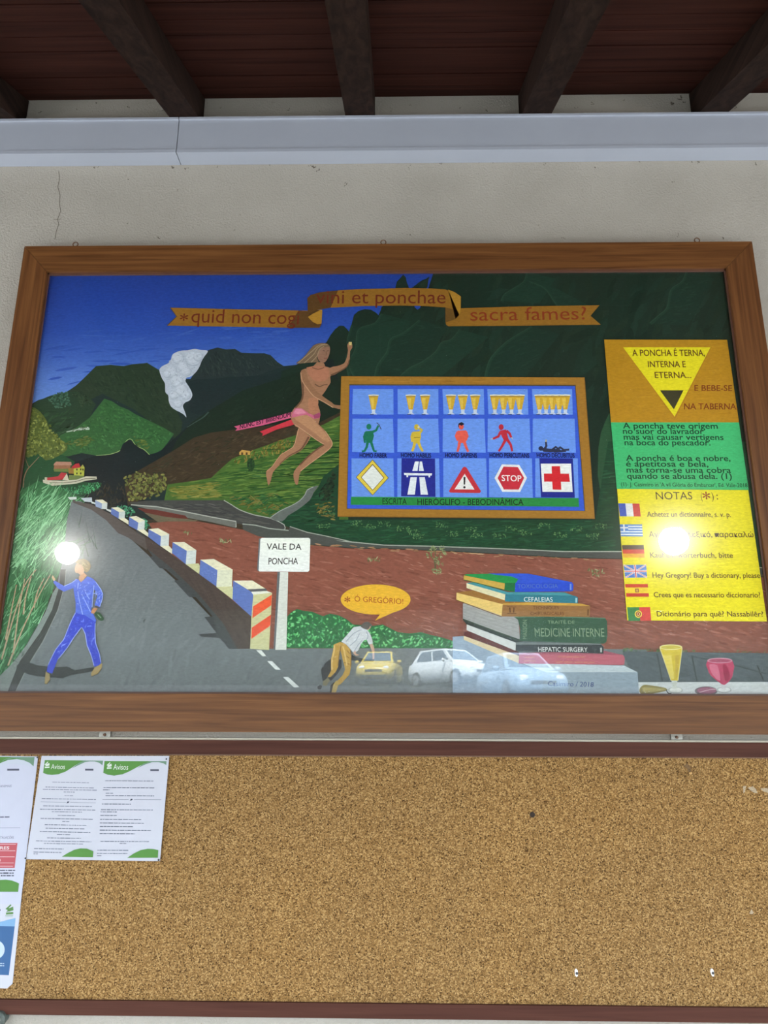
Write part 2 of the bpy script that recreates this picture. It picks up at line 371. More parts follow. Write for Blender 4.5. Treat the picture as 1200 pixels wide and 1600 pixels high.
def inside(x, y, poly):
    r = False; j = len(poly) - 1
    for i in range(len(poly)):
        (xi, yi), (xj_, yj) = poly[i], poly[j]
        if (yi > y) != (yj > y) and x < (xj_ - xi) * (y - yi) / (yj - yi) + xi: r = not r
        j = i
    return r
_gl = {}
def glyphs(body, bold):
    k = (body, bold)
    if k not in _gl:
        cu = bpy.data.curves.new('lettering', 'FONT'); cu.body = body; cu.size = 1; cu.resolution_u = 3; cu.offset = bold; cu.fill_mode = 'FRONT'
        to = bpy.data.objects.new('lettering', cu); COL.objects.link(to)
        me = to.evaluated_get(bpy.context.evaluated_depsgraph_get()).to_mesh()
        _gl[k] = ([(v.co.x, v.co.y) for v in me.vertices], [list(f.vertices) for f in me.polygons])
        to.to_mesh_clear(); bpy.data.objects.remove(to); bpy.data.curves.remove(cu)
    return _gl[k]
def Z(ox, oy, s, pts): return [(ox + x / s, oy + y / s) for x, y in pts]
# ------------------------------------------------------------------ the framed painting
yF = -0.052; yC = -0.026; yG = -0.036
fx0, fx1 = PX(38, 386, yF).x, PX(1175, 377, yF).x
fz1, fz0 = PX(600, 381, yF).z, PX(600, 1145, yF).z
ix0, ix1 = PX(73, 424, yF).x, PX(1136, 420, yF).x
iz1, iz0 = PX(600, 421, yF).z, PX(600, 1085, yF).z
pic = tag(empty('framed_painting', ((fx0 + fx1) / 2, 0, fz0)), 'large glazed painting of a mountain road, banner and sign board in a varnished wooden frame', 'painting')
def rail(name, pts, m):
    bm = bmesh.new(); prism(bm, pts, 'y', yF, -0.004); obj(name, bm, m, pic, bevel=0.003)
g = 0.0006
rail('top_rail', [(fx0 + g, fz1), (fx1 - g, fz1), (ix1 - g, iz1), (ix0 + g, iz1)], M_FRH)
rail('bottom_rail', [(fx0 + g, fz0), (ix0 + g, iz0), (ix1 - g, iz0), (fx1 - g, fz0)], M_FRH)
rail('side_rail', [(fx0, fz0 + g), (fx0, fz1 - g), (ix0, iz1 - g), (ix0, iz0 + g)], M_FRV)
rail('side_rail', [(fx1, fz0 + g), (ix1, iz0 + g), (ix1, iz1 - g), (fx1, fz1 - g)], M_FRV)
bm = bmesh.new()                                   # rounded lip around the glass
for q in ((ix0, ix1, iz1 - 0.008, iz1 + 0.001), (ix0, ix1, iz0 - 0.001, iz0 + 0.006), (ix0 - 0.001, ix0 + 0.006, iz0, iz1), (ix1 - 0.006, ix1 + 0.001, iz0, iz1)):
    box(bm, q[0], q[1], yG - 0.006, yG + 0.001, q[2], q[3])
obj('inner_lip', bm, M_BEAD, pic)
bm = bmesh.new(); box(bm, ix0 - 0.004, ix1 + 0.004, yG, yG + 0.002, iz0 - 0.004, iz1 + 0.004); obj('glass_pane', bm, M_GLASS, pic)
bm = bmesh.new(); box(bm, ix0 - 0.01, ix1 + 0.01, yC + 0.0004, -0.006, iz0 - 0.01, iz1 + 0.01); obj('backing_board', bm, M_BEAD, pic)
for px, py in ((118, 381), (599, 379), (1089, 375)):
    c = PX(px, py, -0.046); c.z = fz1 + 0.0105
    bm = bmesh.new(); torus(bm, c, 0.0095, 0.0022); o = obj('hanging_ring', bm, M_RUST, pic, smooth=True)
    bm = bmesh.new(); tube(bm, [(c.x, -0.046, fz1 - 0.003), (c.x, -0.046, c.z - 0.008)], 0.002); obj('screw_shank', bm, M_RUST, o)
for px, py, dx in ((164, 1148, 1), (1057, 1152, -1)):
    c = PX(px, py, -0.008)
    bm = bmesh.new(); box(bm, c.x - 0.018, c.x + 0.018, -0.010, -0.0075, c.z - 0.007, fz0 + 0.012); o = obj('mounting_plate', bm, M_METAL, pic, bevel=0.001)
    bm = bmesh.new(); lathe(bm, [(0.0001, -0.0155), (0.004, -0.015), (0.0048, -0.010)], (c.x, 0, c.z), 'y', 14); obj('plate_screw', bm, M_RUST, o)

# tuned paint gain by height: colours carry an offset for uneven light and glare
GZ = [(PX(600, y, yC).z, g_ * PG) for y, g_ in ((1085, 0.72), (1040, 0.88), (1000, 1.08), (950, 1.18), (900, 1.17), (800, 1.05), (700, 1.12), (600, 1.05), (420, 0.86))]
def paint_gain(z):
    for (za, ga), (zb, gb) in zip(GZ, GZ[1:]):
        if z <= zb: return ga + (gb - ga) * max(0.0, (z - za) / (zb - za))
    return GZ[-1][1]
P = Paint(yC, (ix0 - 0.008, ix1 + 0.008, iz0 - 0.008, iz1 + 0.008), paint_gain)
# --- sky
P.grad(-60, 1280, [(405, (34, 64, 150)), (470, (38, 70, 160)), (520, (46, 80, 168)), (560, (66, 100, 182)), (600, (92, 126, 200)), (640, (104, 138, 205)), (644, (70, 62, 48)), (1100, (70, 62, 48))])
P.dabs([(60, 520), (520, 500), (440, 560), (60, 610)], 120, 40, 3.0, 4, [(52, 86, 170), (60, 94, 176)], 5, jit=2)
# --- distant mountains
P.poly([(30, 640), (45, 633), (60, 625), (103, 613), (118, 603), (130, 592), (150, 572), (173, 570), (193, 572), (207, 569), (230, 567), (240, 573), (252, 580), (262, 592), (300, 592), (312, 570), (323, 548), (332, 545), (340, 543), (354, 546), (367, 545), (377, 551), (400, 552), (413, 552), (423, 555), (434, 566), (443, 572), (463, 570), (480, 560), (500, 545), (540, 560), (560, 640), (545, 800), (20, 820)], (33, 48, 48))
P.poly([(103, 613), (118, 603), (130, 592), (150, 572), (173, 570), (193, 572), (207, 569), (230, 567), (240, 573), (252, 580), (262, 600), (270, 630), (285, 660), (280, 690), (230, 655), (210, 640), (190, 630), (160, 615), (140, 625)], (42, 58, 42))
P.dabs([(150, 574), (240, 574), (258, 600), (280, 680), (220, 640), (170, 615), (120, 612)], 260, 12, 2.4, -55, [(39, 55, 41), (46, 62, 45), (37, 52, 40)], 18, jit=2)
P.poly([(312, 572), (323, 549), (340, 543), (354, 546), (367, 545), (377, 551), (400, 552), (423, 555), (434, 566), (445, 573), (420, 580), (390, 592), (360, 588), (320, 594), (296, 594)], (40, 52, 52))
P.dabs([(318, 565), (326, 550), (342, 545), (377, 553), (423, 557), (438, 572), (400, 588), (310, 590)], 220, 10, 1.9, -62, [(46, 59, 57), (37, 49, 50), (50, 64, 60), (34, 45, 47)], 20, jit=2)
P.poly([(296, 596), (330, 592), (420, 585), (470, 572), (500, 560), (545, 640), (440, 640), (330, 648), (300, 645), (288, 630)], (30, 44, 46), 2)
# big green right-hand mountain, ridge by ridge
P.poly([(440, 580), (463, 571), (480, 556), (500, 540), (510, 535), (516, 524), (523, 515), (530, 509), (537, 509), (543, 515), (546, 519), (549, 508), (553, 492), (560, 486), (570, 483), (580, 484), (588, 489), (593, 494), (596, 480), (618, 460), (618, 448), (620, 440), (626, 434), (630, 429), (634, 433), (636, 442), (640, 452), (648, 480), (652, 484), (662, 478), (668, 455), (671, 445), (678, 424), (700, 405), (1260, 405), (1260, 900), (520, 900), (480, 760), (430, 700)], (28, 46, 36))
P.dabs([(640, 430), (1140, 425), (1180, 700), (600, 600), (560, 500)], 420, 46, 11, 62, [(28, 48, 38), (30, 52, 41), (26, 43, 34), (31, 49, 37)], 18, jit=1.5)
RID = [[(549, 508), (542, 535), (548, 545), (540, 560), (545, 590)], [(596, 490), (585, 505), (560, 515), (555, 545), (545, 570), (560, 600)], [(655, 500), (630, 520), (610, 530), (604, 550), (590, 570), (585, 590)],
       [(718, 515), (705, 530), (690, 535), (680, 550), (660, 565), (640, 575), (625, 588)], [(830, 510), (810, 522), (790, 535), (770, 555), (762, 570), (757, 590)], [(823, 424), (818, 440), (800, 452), (788, 460), (783, 470)],
       [(1072, 424), (1065, 440), (1048, 453), (1042, 480), (1030, 492), (1015, 505)], [(827, 440), (850, 450), (865, 470), (872, 480)]]
for i, r_ in enumerate(RID):
    poly = r_ + [(r_[-1][0] + 60, r_[-1][1] + 4), (r_[0][0] + 45, r_[0][1] + 12)]
    P.poly(poly, (30, 56, 44) if i % 2 else (27, 50, 40)); P.dabs(poly, 60, 14, 1.6, 12, [(33, 58, 45), (29, 53, 42)], 12, jit=1.5)
    P.stroke([(x + 1.5, y + 1) for x, y in r_], (2.5, 5.0), (33, 60, 46), 4); P.stroke(r_, (1.2, 2.0), (42, 68, 53), 4)
P.poly([(935, 700), (945, 660), (960, 640), (990, 650), (990, 780), (940, 780)], (44, 78, 52), 2)
# cloud pouring over the saddle
P.poly(Z(240, 530, 10.909, [(100, 520), (150, 460), (250, 410), (290, 360), (320, 270), (380, 225), (480, 195), (580, 190), (700, 165), (800, 185), (925, 200), (870, 290), (820, 370), (790, 450), (740, 540), (650, 630), (560, 660), (545, 720), (590, 790), (640, 880), (660, 960), (620, 1040), (540, 1080), (500, 1140), (530, 1230), (560, 1330), (520, 1290), (460, 1250), (380, 1210), (300, 1150), (260, 1060), (250, 960), (200, 900), (195, 760), (150, 680), (120, 610)]), (184, 189, 202), 3)
for x, y, r_ in [(420, 330, 110), (500, 470, 90), (680, 330, 150), (560, 560, 90), (300, 560, 110), (400, 720, 120), (480, 880, 120), (560, 960, 80), (350, 960, 80), (420, 1100, 80), (230, 600, 70), (760, 300, 90)]:
    P.ell(240 + x / 10.909, 530 + y / 10.909, r_ / 11.5, r_ / 12.5, (168, 173, 188)); P.ell(239.3 + x / 10.909, 529.2 + y / 10.909, r_ / 12.6, r_ / 13.6, (186, 191, 203)); P.ell(238.6 + x / 10.909, 528.4 + y / 10.909, r_ / 16, r_ / 18, (196, 200, 211))
P.dabs(Z(240, 530, 10.909, [(150, 520), (330, 280), (480, 210), (850, 220), (760, 480), (560, 640), (560, 760), (630, 950), (480, 1130), (330, 1120), (260, 900), (220, 750)]), 110, 4, 1.6, 40, [(178, 183, 196), (198, 203, 213), (172, 177, 191)], 60, jit=3)
# --- left hills
P.poly([(20, 650), (45, 634), (60, 626), (80, 618), (103, 613), (125, 612), (140, 622), (150, 632), (140, 653), (120, 670), (95, 690), (60, 760), (20, 760)], (40, 62, 44))
P.dabs([(75, 622), (90, 612), (108, 612), (112, 635), (85, 640)], 120, 5, 2.4, 60, [(58, 92, 74), (48, 78, 62), (70, 104, 84)], 50, jit=6)
P.dabs([(110, 615), (128, 610), (148, 632), (130, 640)], 70, 6, 2, -40, [(48, 66, 46), (38, 54, 40)], 40, jit=5)
P.dabs([(45, 640), (120, 640), (130, 660), (95, 690), (60, 690)], 90, 18, 2.6, 24, [(46, 74, 48), (38, 60, 42)], 14, jit=5)
P.poly([(85, 690), (95, 680), (120, 668), (140, 653), (163, 623), (175, 627), (187, 635), (200, 640), (213, 648), (232, 657), (253, 667), (272, 678), (262, 692), (253, 703), (243, 708), (233, 710), (226, 702), (219, 700), (210, 692), (204, 687), (200, 688), (193, 695), (190, 703), (170, 710), (150, 712), (128, 708), (107, 713), (90, 712)], (52, 92, 52))
P.dabs([(100, 682), (140, 655), (163, 626), (213, 650), (270, 678), (245, 705), (205, 686), (185, 700), (110, 710)], 520, 7, 2.2, -28, [(54, 96, 54), (64, 108, 60), (48, 84, 49), (58, 100, 56)], 40, jit=4)
P.dabs([(100, 692), (140, 680), (150, 690), (120, 705)], 50, 9, 2, 8, [(78, 96, 44), (92, 100, 50)], 15, jit=8); P.dabs([(205, 680), (235, 690), (235, 705), (215, 698)], 40, 6, 2, 8, [(100, 110, 50), (84, 100, 48)], 20, jit=8)
P.stroke([(150, 712), (172, 710), (190, 703), (194, 694), (200, 687), (206, 687), (212, 696), (220, 700), (226, 703), (234, 711)], 1.0, (150, 170, 110), 2)
P.stroke([(104, 675), (114, 673), (125, 671), (140, 670)], (1.5, 3.5), (170, 180, 165)); P.dabs([(113, 670), (140, 667), (141, 672), (113, 674)], 18, 4, 1.8, 10, [(185, 192, 180), (110, 120, 100)], 15)
# dark valley
P.poly([(85, 735), (107, 718), (120, 722), (150, 712), (172, 711), (187, 706), (192, 694), (200, 688), (210, 694), (220, 701), (233, 711), (250, 706), (275, 683), (300, 660), (330, 640), (380, 610), (450, 590), (520, 560), (540, 640), (380, 690), (260, 740), (220, 790), (120, 790)], (25, 36, 38))
P.poly([(275, 690), (300, 660), (330, 640), (380, 610), (450, 588), (500, 570), (535, 600), (530, 655), (450, 665), (360, 675), (310, 700), (255, 735)], (26, 42, 32))
P.dabs([(300, 664), (400, 608), (490, 580), (520, 640), (360, 670)], 150, 16, 3.5, 30, [(28, 45, 34), (25, 40, 31), (30, 47, 35)], 16, jit=1.5)
P.stroke([(292, 668), (305, 660), (318, 652), (326, 644)], (0.8, 2.2), (62, 80, 74), 3)
# brown slope and terraces
P.poly([(195, 760), (205, 742), (240, 722), (270, 705), (303, 684), (330, 676), (363, 672), (450, 662), (500, 660), (540, 640), (540, 700), (450, 690), (397, 705), (363, 720), (330, 750), (260, 765), (200, 790)], (64, 52, 38))
P.dabs([(210, 745), (300, 690), (363, 675), (480, 664), (480, 685), (397, 703), (340, 742), (250, 760)], 420, 12, 2.0, 24, [(69, 56, 40), (57, 47, 36), (76, 62, 44), (53, 52, 37)], 18, jit=3)
P.poly([(255, 790), (262, 757), (300, 752), (330, 747), (348, 730), (363, 717), (397, 703), (450, 684), (490, 672), (540, 645), (545, 840), (423, 812), (375, 797), (350, 782), (262, 784)], (74, 104, 46))
fld = [(262, 778), (266, 758), (330, 748), (363, 718), (397, 704), (450, 685), (540, 648), (540, 760), (497, 762), (440, 800), (375, 795), (350, 780)]
P.dabs(fld, 900, 26, 1.7, 5, [(90, 120, 54), (64, 98, 43), (46, 80, 38), (108, 132, 62), (80, 108, 47), (52, 92, 43)], 5, jit=5)
P.dabs([(360, 722), (400, 700), (450, 684), (470, 690), (440, 712), (370, 726)], 170, 8, 1.6, 75, [(122, 108, 48), (140, 120, 56), (98, 92, 44)], 25, jit=8)
P.dabs([(262, 762), (345, 752), (350, 778), (264, 780)], 170, 18, 1.6, 3, [(126, 124, 56), (104, 112, 50), (140, 132, 64)], 8, jit=8)
P.dabs([(350, 775), (440, 770), (460, 800), (423, 808), (375, 795)], 220, 14, 1.6, 8, [(38, 84, 48), (56, 100, 52), (112, 104, 50)], 20, jit=8)
for y in (690, 700, 708, 716, 724, 733, 742, 750): P.stroke([(410 + random.uniform(-10, 60), y + 3), (470, y + 1), (530, y - 1)], (0.8, 2.2), (34, 66, 32))
P.dabs([(192, 745), (215, 735), (262, 742), (258, 775), (200, 785)], 240, 6, 2.8, 70, [(112, 112, 58), (132, 128, 68), (88, 92, 46), (100, 106, 56)], 60, jit=9)
P.poly([(374, 707), (378, 703), (391, 705), (391, 711), (374, 711)], (198, 152, 80)); P.poly([(377, 707), (380, 707), (380, 711), (377, 711)], (90, 60, 35)); P.poly([(384, 707), (387, 707), (387, 711), (384, 711)], (90, 60, 35))
P.ell(392, 726, 6, 10, (38, 66, 36)); P.dabs([(386, 720), (392, 714), (399, 722), (396, 738), (388, 738)], 40, 4, 2, 60, [(46, 78, 42), (30, 54, 32)], 60, jit=5)
P.dabs([(120, 790), (150, 755), (195, 750), (200, 785), (160, 800)], 90, 8, 2.5, 80, [(42, 46, 36), (56, 52, 40), (36, 40, 36)], 30, jit=5)
# lower green field, dark wooded corner
P.poly([(423, 812), (440, 800), (483, 780), (497, 762), (505, 745), (530, 725), (530, 812), (930, 812), (950, 690), (1240, 690), (1240, 892), (970, 864), (793, 860), (600, 850), (537, 846), (470, 832)], (30, 66, 44))
P.dabs([(430, 812), (500, 765), (525, 735), (525, 812), (930, 814), (940, 700), (965, 700), (968, 860), (793, 858), (537, 844)], 900, 20, 1.9, 3, [(33, 74, 49), (28, 61, 42), (38, 82, 54), (33, 69, 43)], 6, jit=3)
P.dabs([(490, 785), (525, 785), (525, 815), (495, 805)], 60, 9, 1.6, 15, [(112, 98, 44), (128, 112, 56), (60, 84, 44)], 20, jit=8)
P.dabs([(498, 768), (525, 730), (526, 780), (500, 785)], 80, 8, 3, 60, [(34, 48, 34), (42, 58, 38), (28, 42, 32)], 50, jit=4)
for x, y in [(556, 818), (578, 822), (600, 819), (645, 832), (655, 838), (690, 820), (735, 828), (745, 836), (800, 826), (820, 832), (850, 822), (875, 836), (900, 826), (925, 838), (940, 822), (630, 826), (705, 834), (780, 838), (505, 822), (515, 800)]:
    P.dabs([(x - 10, y - 4), (x + 10, y - 4), (x + 10, y + 4), (x - 10, y + 4)], 24, 3.4, 1.3, 60, [(78, 116, 72), (100, 134, 84), (58, 98, 62)], 60, jit=5)
# --- roads
P.poly([(200, 786), (225, 783), (262, 782), (350, 782), (362, 789), (375, 797), (398, 805), (423, 810), (445, 821), (446, 833), (410, 826), (369, 818), (290, 802)], (72, 72, 70))
P.dabs([(215, 786), (350, 784), (376, 799), (440, 822), (369, 815), (290, 799)], 90, 26, 1.8, -10, [(82, 82, 78), (66, 66, 66), (90, 88, 84)], 6, jit=4)
P.stroke([(350, 782), (362, 789), (375, 797), (398, 805), (423, 810), (444, 820), (445, 828)], 1.4, (170, 172, 162), 2)
P.poly([(423, 810), (435, 800), (452, 792), (466, 784), (477, 774), (479, 767), (487, 762), (498, 759), (490, 770), (484, 782), (465, 797), (450, 806), (441, 815)], (104, 108, 104), 2)
P.stroke([(423, 809), (437, 799), (454, 791), (468, 783), (477, 773), (480, 766), (490, 761)], 1.2, (160, 164, 156), 2)
P.poly([(205, 789), (245, 792), (290, 800), (330, 808), (369, 815), (369, 825), (330, 816), (285, 808), (240, 798)], (112, 112, 106)); P.stroke([(205, 789), (245, 792), (290, 800), (330, 808), (369, 815), (369, 824)], 1.6, (176, 176, 166))
P.poly([(215, 794), (245, 797), (290, 806), (297, 814), (260, 812), (225, 800)], (104, 52, 44)); P.poly([(225, 801), (260, 808), (310, 813), (300, 818), (250, 818)], (108, 98, 78))
strip = [(379, 819), (400, 821), (420, 826), (450, 829), (490, 837), (537, 846), (600, 852), (681, 854), (793, 858), (880, 862), (970, 862), (1240, 888)]
P.poly(strip + [(1240, 902), (970, 873), (880, 871), (793, 866), (681, 860), (600, 857), (560, 857), (485, 851), (440, 845), (403, 838), (380, 829)], (78, 80, 76))
P.stroke(strip, 1.6, (160, 166, 154))
P.stroke([(453, 823), (480, 832), (510, 838), (550, 847)], 1.4, (160, 164, 154)); P.poly([(453, 824), (480, 833), (510, 839), (540, 846), (500, 842), (450, 832)], (78, 80, 76))
# --- red earth
earth = [(232, 818), (262, 815), (310, 815), (380, 828), (403, 838), (440, 846), (485, 852), (560, 858), (600, 858), (681, 861), (793, 867), (880, 872), (970, 874), (1240, 903), (1240, 1030), (700, 1030), (440, 1030), (330, 930), (270, 870)]
P.poly(earth, (137, 82, 67))
P.dabs(earth, 1500, 22, 2.6, -12, [(144, 88, 72), (130, 77, 62), (150, 95, 79), (137, 82, 66), (123, 72, 58)], 6, jit=3)
P.dabs([(500, 862), (970, 878), (1235, 906), (1235, 1012), (700, 1005), (500, 960)], 240, 13, 1.3, -15, [(160, 106, 90), (154, 99, 82), (166, 114, 97)], 6, jit=4)
P.dabs([(430, 845), (700, 862), (960, 875), (960, 879), (700, 867), (430, 850)], 80, 12, 1.6, -3, [(160, 124, 90), (150, 110, 80)], 5)
for x, y, n in [(350, 845, 16), (290, 833, 7), (585, 874, 14), (930, 893, 14), (935, 898, 8)]:
    P.dabs([(x - 11, y - 3), (x + 11, y - 3), (x + 11, y + 3), (x - 11, y + 3)], n, 6, 1.4, 60, [(150, 150, 110), (120, 124, 84), (96, 104, 64)], 40, jit=8)
for q in ([(680, 890), (678, 875), (672, 868)], [(680, 890), (683, 872), (690, 862)], [(680, 880), (680, 862), (676, 855)]): P.stroke(q, (1.4, 0.8), (92, 92, 62), 2)
for x, y in [(676, 855), (690, 857), (671, 869), (692, 867), (683, 874), (680, 893), (686, 893), (674, 862), (688, 880)]: P.dabs([(x - 5, y - 4), (x + 5, y - 4), (x + 5, y + 4), (x - 5, y + 4)], 9, 5, 1.3, 0, [(140, 150, 104), (112, 128, 84)], 80, jit=8)
# --- left verge: tree, houses, grass
P.poly([(22, 745), (40, 700), (100, 712), (118, 722), (100, 752), (160, 755), (155, 765), (120, 778), (20, 800)], (36, 76, 48))
P.poly(Z(0, 600, 6.667, [(200, 620), (240, 420), (250, 280), (330, 240), (420, 290), (495, 390), (520, 480), (600, 560), (690, 620), (700, 690), (600, 760), (480, 800), (400, 730), (300, 770), (230, 720)]), (84, 96, 46), 2)
P.dabs(Z(0, 600, 6.667, [(190, 640), (240, 420), (250, 270), (330, 240), (430, 290), (505, 400), (610, 540), (710, 630), (700, 700), (600, 770), (480, 810), (400, 740), (300, 780), (210, 720)]), 420, 4.6, 2.8, 50, [(116, 122, 58), (92, 102, 46), (70, 84, 40), (138, 144, 76), (104, 112, 52)], 70, jit=9)
P.stroke([(37, 762), (38, 748), (43, 735), (50, 727), (62, 714)], (2.0, 0.8), (140, 112, 88), 3); P.stroke([(46, 731), (42, 722), (40, 714)], (1.0, 0.6), (130, 104, 80))
P.poly(Z(0, 600, 6.667, [(570, 830), (590, 812), (745, 815), (750, 850), (560, 850)]), (176, 128, 108)); P.poly(Z(0, 600, 6.667, [(570, 850), (740, 850), (735, 885), (565, 890)]), (148, 100, 74))
P.poly(Z(0, 600, 6.667, [(560, 888), (720, 886), (720, 920), (570, 915)]), (104, 116, 60)); P.poly(Z(0, 600, 6.667, [(715, 880), (780, 875), (785, 940), (720, 935)]), (150, 112, 54))
P.poly(Z(0, 600, 6.667, [(770, 880), (885, 870), (878, 965), (775, 955)]), (176, 176, 72)); P.poly(Z(0, 600, 6.667, [(745, 870), (790, 835), (825, 828), (845, 872), (770, 885)]), (176, 52, 58)); P.poly(Z(0, 600, 6.667, [(840, 872), (865, 842), (885, 872)]), (170, 160, 80))
for x, y in ((805, 895), (845, 893), (868, 895), (805, 935), (845, 935)): P.poly(Z(0, 600, 6.667, [(x - 7, y - 10), (x + 7, y - 10), (x + 7, y + 10), (x - 7, y + 10)]), (56, 50, 40))
P.poly(Z(0, 600, 6.667, [(490, 980), (610, 965), (640, 925), (700, 930), (660, 1000), (490, 1005)]), (180, 58, 62)); P.poly(Z(0, 600, 6.667, [(655, 1002), (700, 935), (722, 1005)]), (206, 196, 172)); P.poly(Z(0, 600, 6.667, [(470, 975), (495, 975), (495, 1005), (470, 1005)]), (190, 182, 158))
P.poly(Z(0, 600, 6.667, [(722, 950), (880, 960), (870, 1000), (722, 1005)]), (110, 124, 72))
P.poly(Z(0, 600, 6.667, [(450, 1000), (500, 1005), (640, 1010), (800, 1000), (900, 965), (1010, 968), (1012, 995), (900, 1010), (800, 1040), (640, 1055), (510, 1068), (455, 1045)]), (196, 188, 166))
P.stroke(Z(0, 600, 6.667, [(520, 1030), (660, 1032), (790, 1020), (890, 990), (1000, 985)]), 1.0, (96, 90, 78))
P.dabs(Z(0, 600, 6.667, [(450, 1060), (640, 1070), (800, 1060), (1020, 1010), (1060, 1070), (960, 1150), (700, 1160), (480, 1140)]), 240, 6, 1.3, 80, [(66, 148, 94), (92, 172, 116), (50, 116, 72)], 30, jit=9)
verge = [(28, 770), (60, 752), (90, 762), (120, 775), (140, 780), (112, 792), (103, 812), (104, 850), (96, 890), (84, 920), (66, 965), (40, 1010), (10, 1062), (-30, 1095), (-30, 950), (3, 905)]
P.poly(verge, (52, 104, 64))
P.dabs(verge, 900, 26, 1.6, 64, [(72, 132, 82), (98, 160, 108), (44, 92, 56), (128, 184, 134), (60, 118, 72)], 16, True, 10)
P.dabs([(40, 790), (70, 765), (110, 790), (104, 850), (60, 880), (25, 880)], 320, 34, 1.5, 52, [(120, 178, 128), (150, 204, 154), (86, 146, 94)], 12, True, 10)
# road
P.poly([(112, 784), (125, 783), (150, 795), (200, 838), (280, 912), (340, 975), (400, 1014), (720, 1012), (1010, 1015), (1010, 1100), (-40, 1100), (20, 1060), (50, 1020), (86, 930), (100, 870), (105, 815)], (112, 117, 119))
P.dabs([(114, 790), (150, 800), (340, 985), (400, 1016), (720, 1016), (720, 1085), (40, 1085), (96, 900)], 420, 34, 5.0, 62, [(114, 119, 121), (109, 114, 116), (112, 117, 119), (116, 121, 123)], 14, jit=1.2)
P.poly(Z(0, 660, 3, [(275, 760), (285, 840), (262, 870), (245, 905), (180, 1000), (95, 1120), (40, 1275), (-40, 1290), (-40, 1230), (0, 1190), (60, 1130), (130, 1040), (215, 890), (250, 800)]), (128, 136, 132))
P.poly(Z(0, 660, 3, [(286, 690), (312, 690), (306, 760), (272, 880), (206, 1020), (132, 1140), (66, 1300), (28, 1300), (90, 1130), (180, 1005), (246, 880), (280, 770)]), (62, 64, 62), 0)
P.stroke(Z(0, 660, 3, [(312, 692), (306, 762), (273, 882), (207, 1022), (133, 1142), (70, 1275)]), 1.2, (136, 140, 136))
P.dabs([(118, 852), (124, 800), (150, 840), (130, 870)], 12, 34, 1.2, 88, [(74, 96, 78)], 20, True); P.dabs([(112, 850), (138, 830), (150, 850), (120, 868)], 14, 30, 1.2, 40, [(96, 124, 98)], 30, True)
P.dabs(Z(0, 660, 3, [(40, 1090), (110, 1060), (130, 1080), (60, 1130)]), 14, 14, 1.0, 20, [(60, 74, 62)], 30, True)
# wall with white and blue blocks
w5 = lambda pts: Z(230, 780, 5.4545, pts); w3 = lambda pts: Z(0, 660, 3, pts)
P.poly(w5([(-90, 300), (0, 420), (50, 490), (20, 490), (110, 590), (160, 595), (270, 690), (230, 695), (360, 835), (415, 835), (560, 1000), (490, 1005), (590, 1140), (440, 1152), (460, 1172), (620, 1185), (700, 1278), (890, 1276), (890, 1000), (590, 745), (0, 330), (-90, 260)]), (70, 72, 73))
P.poly(w3([(340, 358), (360, 372), (430, 385), (520, 430), (605, 490), (690, 548), (690, 600), (600, 540), (555, 520), (500, 460), (430, 410), (345, 378)]), (88, 80, 76))
P.poly(w5([(-20, 315), (340, 560), (590, 745), (890, 1000), (880, 1276), (770, 1275), (650, 1060), (430, 800), (200, 580), (0, 420)]), (78, 66, 61))
P.dabs(w5([(0, 340), (590, 760), (880, 1010), (870, 1260), (780, 1260), (660, 1050), (440, 800)]), 60, 24, 3, -55, [(80, 68, 63), (75, 64, 59)], 8, jit=1)
BL, WH, CR, YE = (98, 118, 178), (206, 210, 206), (226, 218, 190), (200, 196, 150)
P.poly(w3([(320, 352), (360, 350), (361, 362), (330, 364)]), WH)
P.poly(w3([(380, 356), (432, 353), (434, 376), (398, 372)]), (190, 196, 204)); P.poly(w3([(432, 372), (450, 378), (450, 386), (430, 380)]), WH)
P.poly(w3([(448, 366), (480, 380), (478, 407), (450, 395)]), (150, 164, 196)); P.poly(w3([(480, 380), (505, 380), (503, 408), (478, 407)]), WH); P.poly(w3([(448, 365), (482, 363), (506, 379), (480, 381)]), CR); P.poly(w3([(500, 406), (522, 412), (524, 424), (500, 412)]), WH)
P.dabs(w3([(530, 385), (570, 382), (620, 395), (640, 430), (600, 450), (560, 410)]), 60, 5, 2, 50, [(56, 128, 96), (80, 152, 116)], 50); P.dabs(w3([(650, 450), (690, 450), (705, 490), (680, 510)]), 40, 5, 2, 50, [(56, 128, 96), (84, 156, 120)], 50)
P.poly(w3([(523, 402), (560, 421), (558, 453), (522, 430)]), BL); P.poly(w3([(560, 421), (588, 418), (586, 451), (558, 453)]), WH); P.poly(w3([(523, 401), (555, 398), (589, 418), (560, 422)]), CR); P.poly(w3([(558, 452), (586, 449), (604, 462), (604, 480)]), CR)
P.poly(w3([(608, 444), (650, 470), (645, 506), (605, 485)]), BL); P.poly(w3([(650, 470), (681, 460), (678, 505), (645, 506)]), WH); P.poly(w3([(607, 444), (640, 440), (682, 461), (650, 471)]), CR); P.poly(w3([(645, 505), (678, 503), (698, 522), (697, 538)]), CR)
P.poly(w5([(15, 258), (120, 315), (115, 402), (10, 322)]), BL); P.poly(w5([(120, 315), (190, 298), (186, 400), (115, 402)]), WH); P.poly(w5([(15, 258), (95, 249), (191, 300), (120, 317)]), CR); P.poly(w5([(115, 401), (186, 398), (217, 430), (214, 468)]), CR)
P.poly(w5([(219, 369), (340, 440), (331, 556), (214, 461)]), BL); P.poly(w5([(340, 440), (421, 435), (414, 551), (331, 556)]), WH); P.poly(w5([(219, 369), (320, 367), (421, 436), (340, 442)]), CR); P.poly(w5([(331, 556), (440, 549), (451, 570), (446, 640)]), YE)
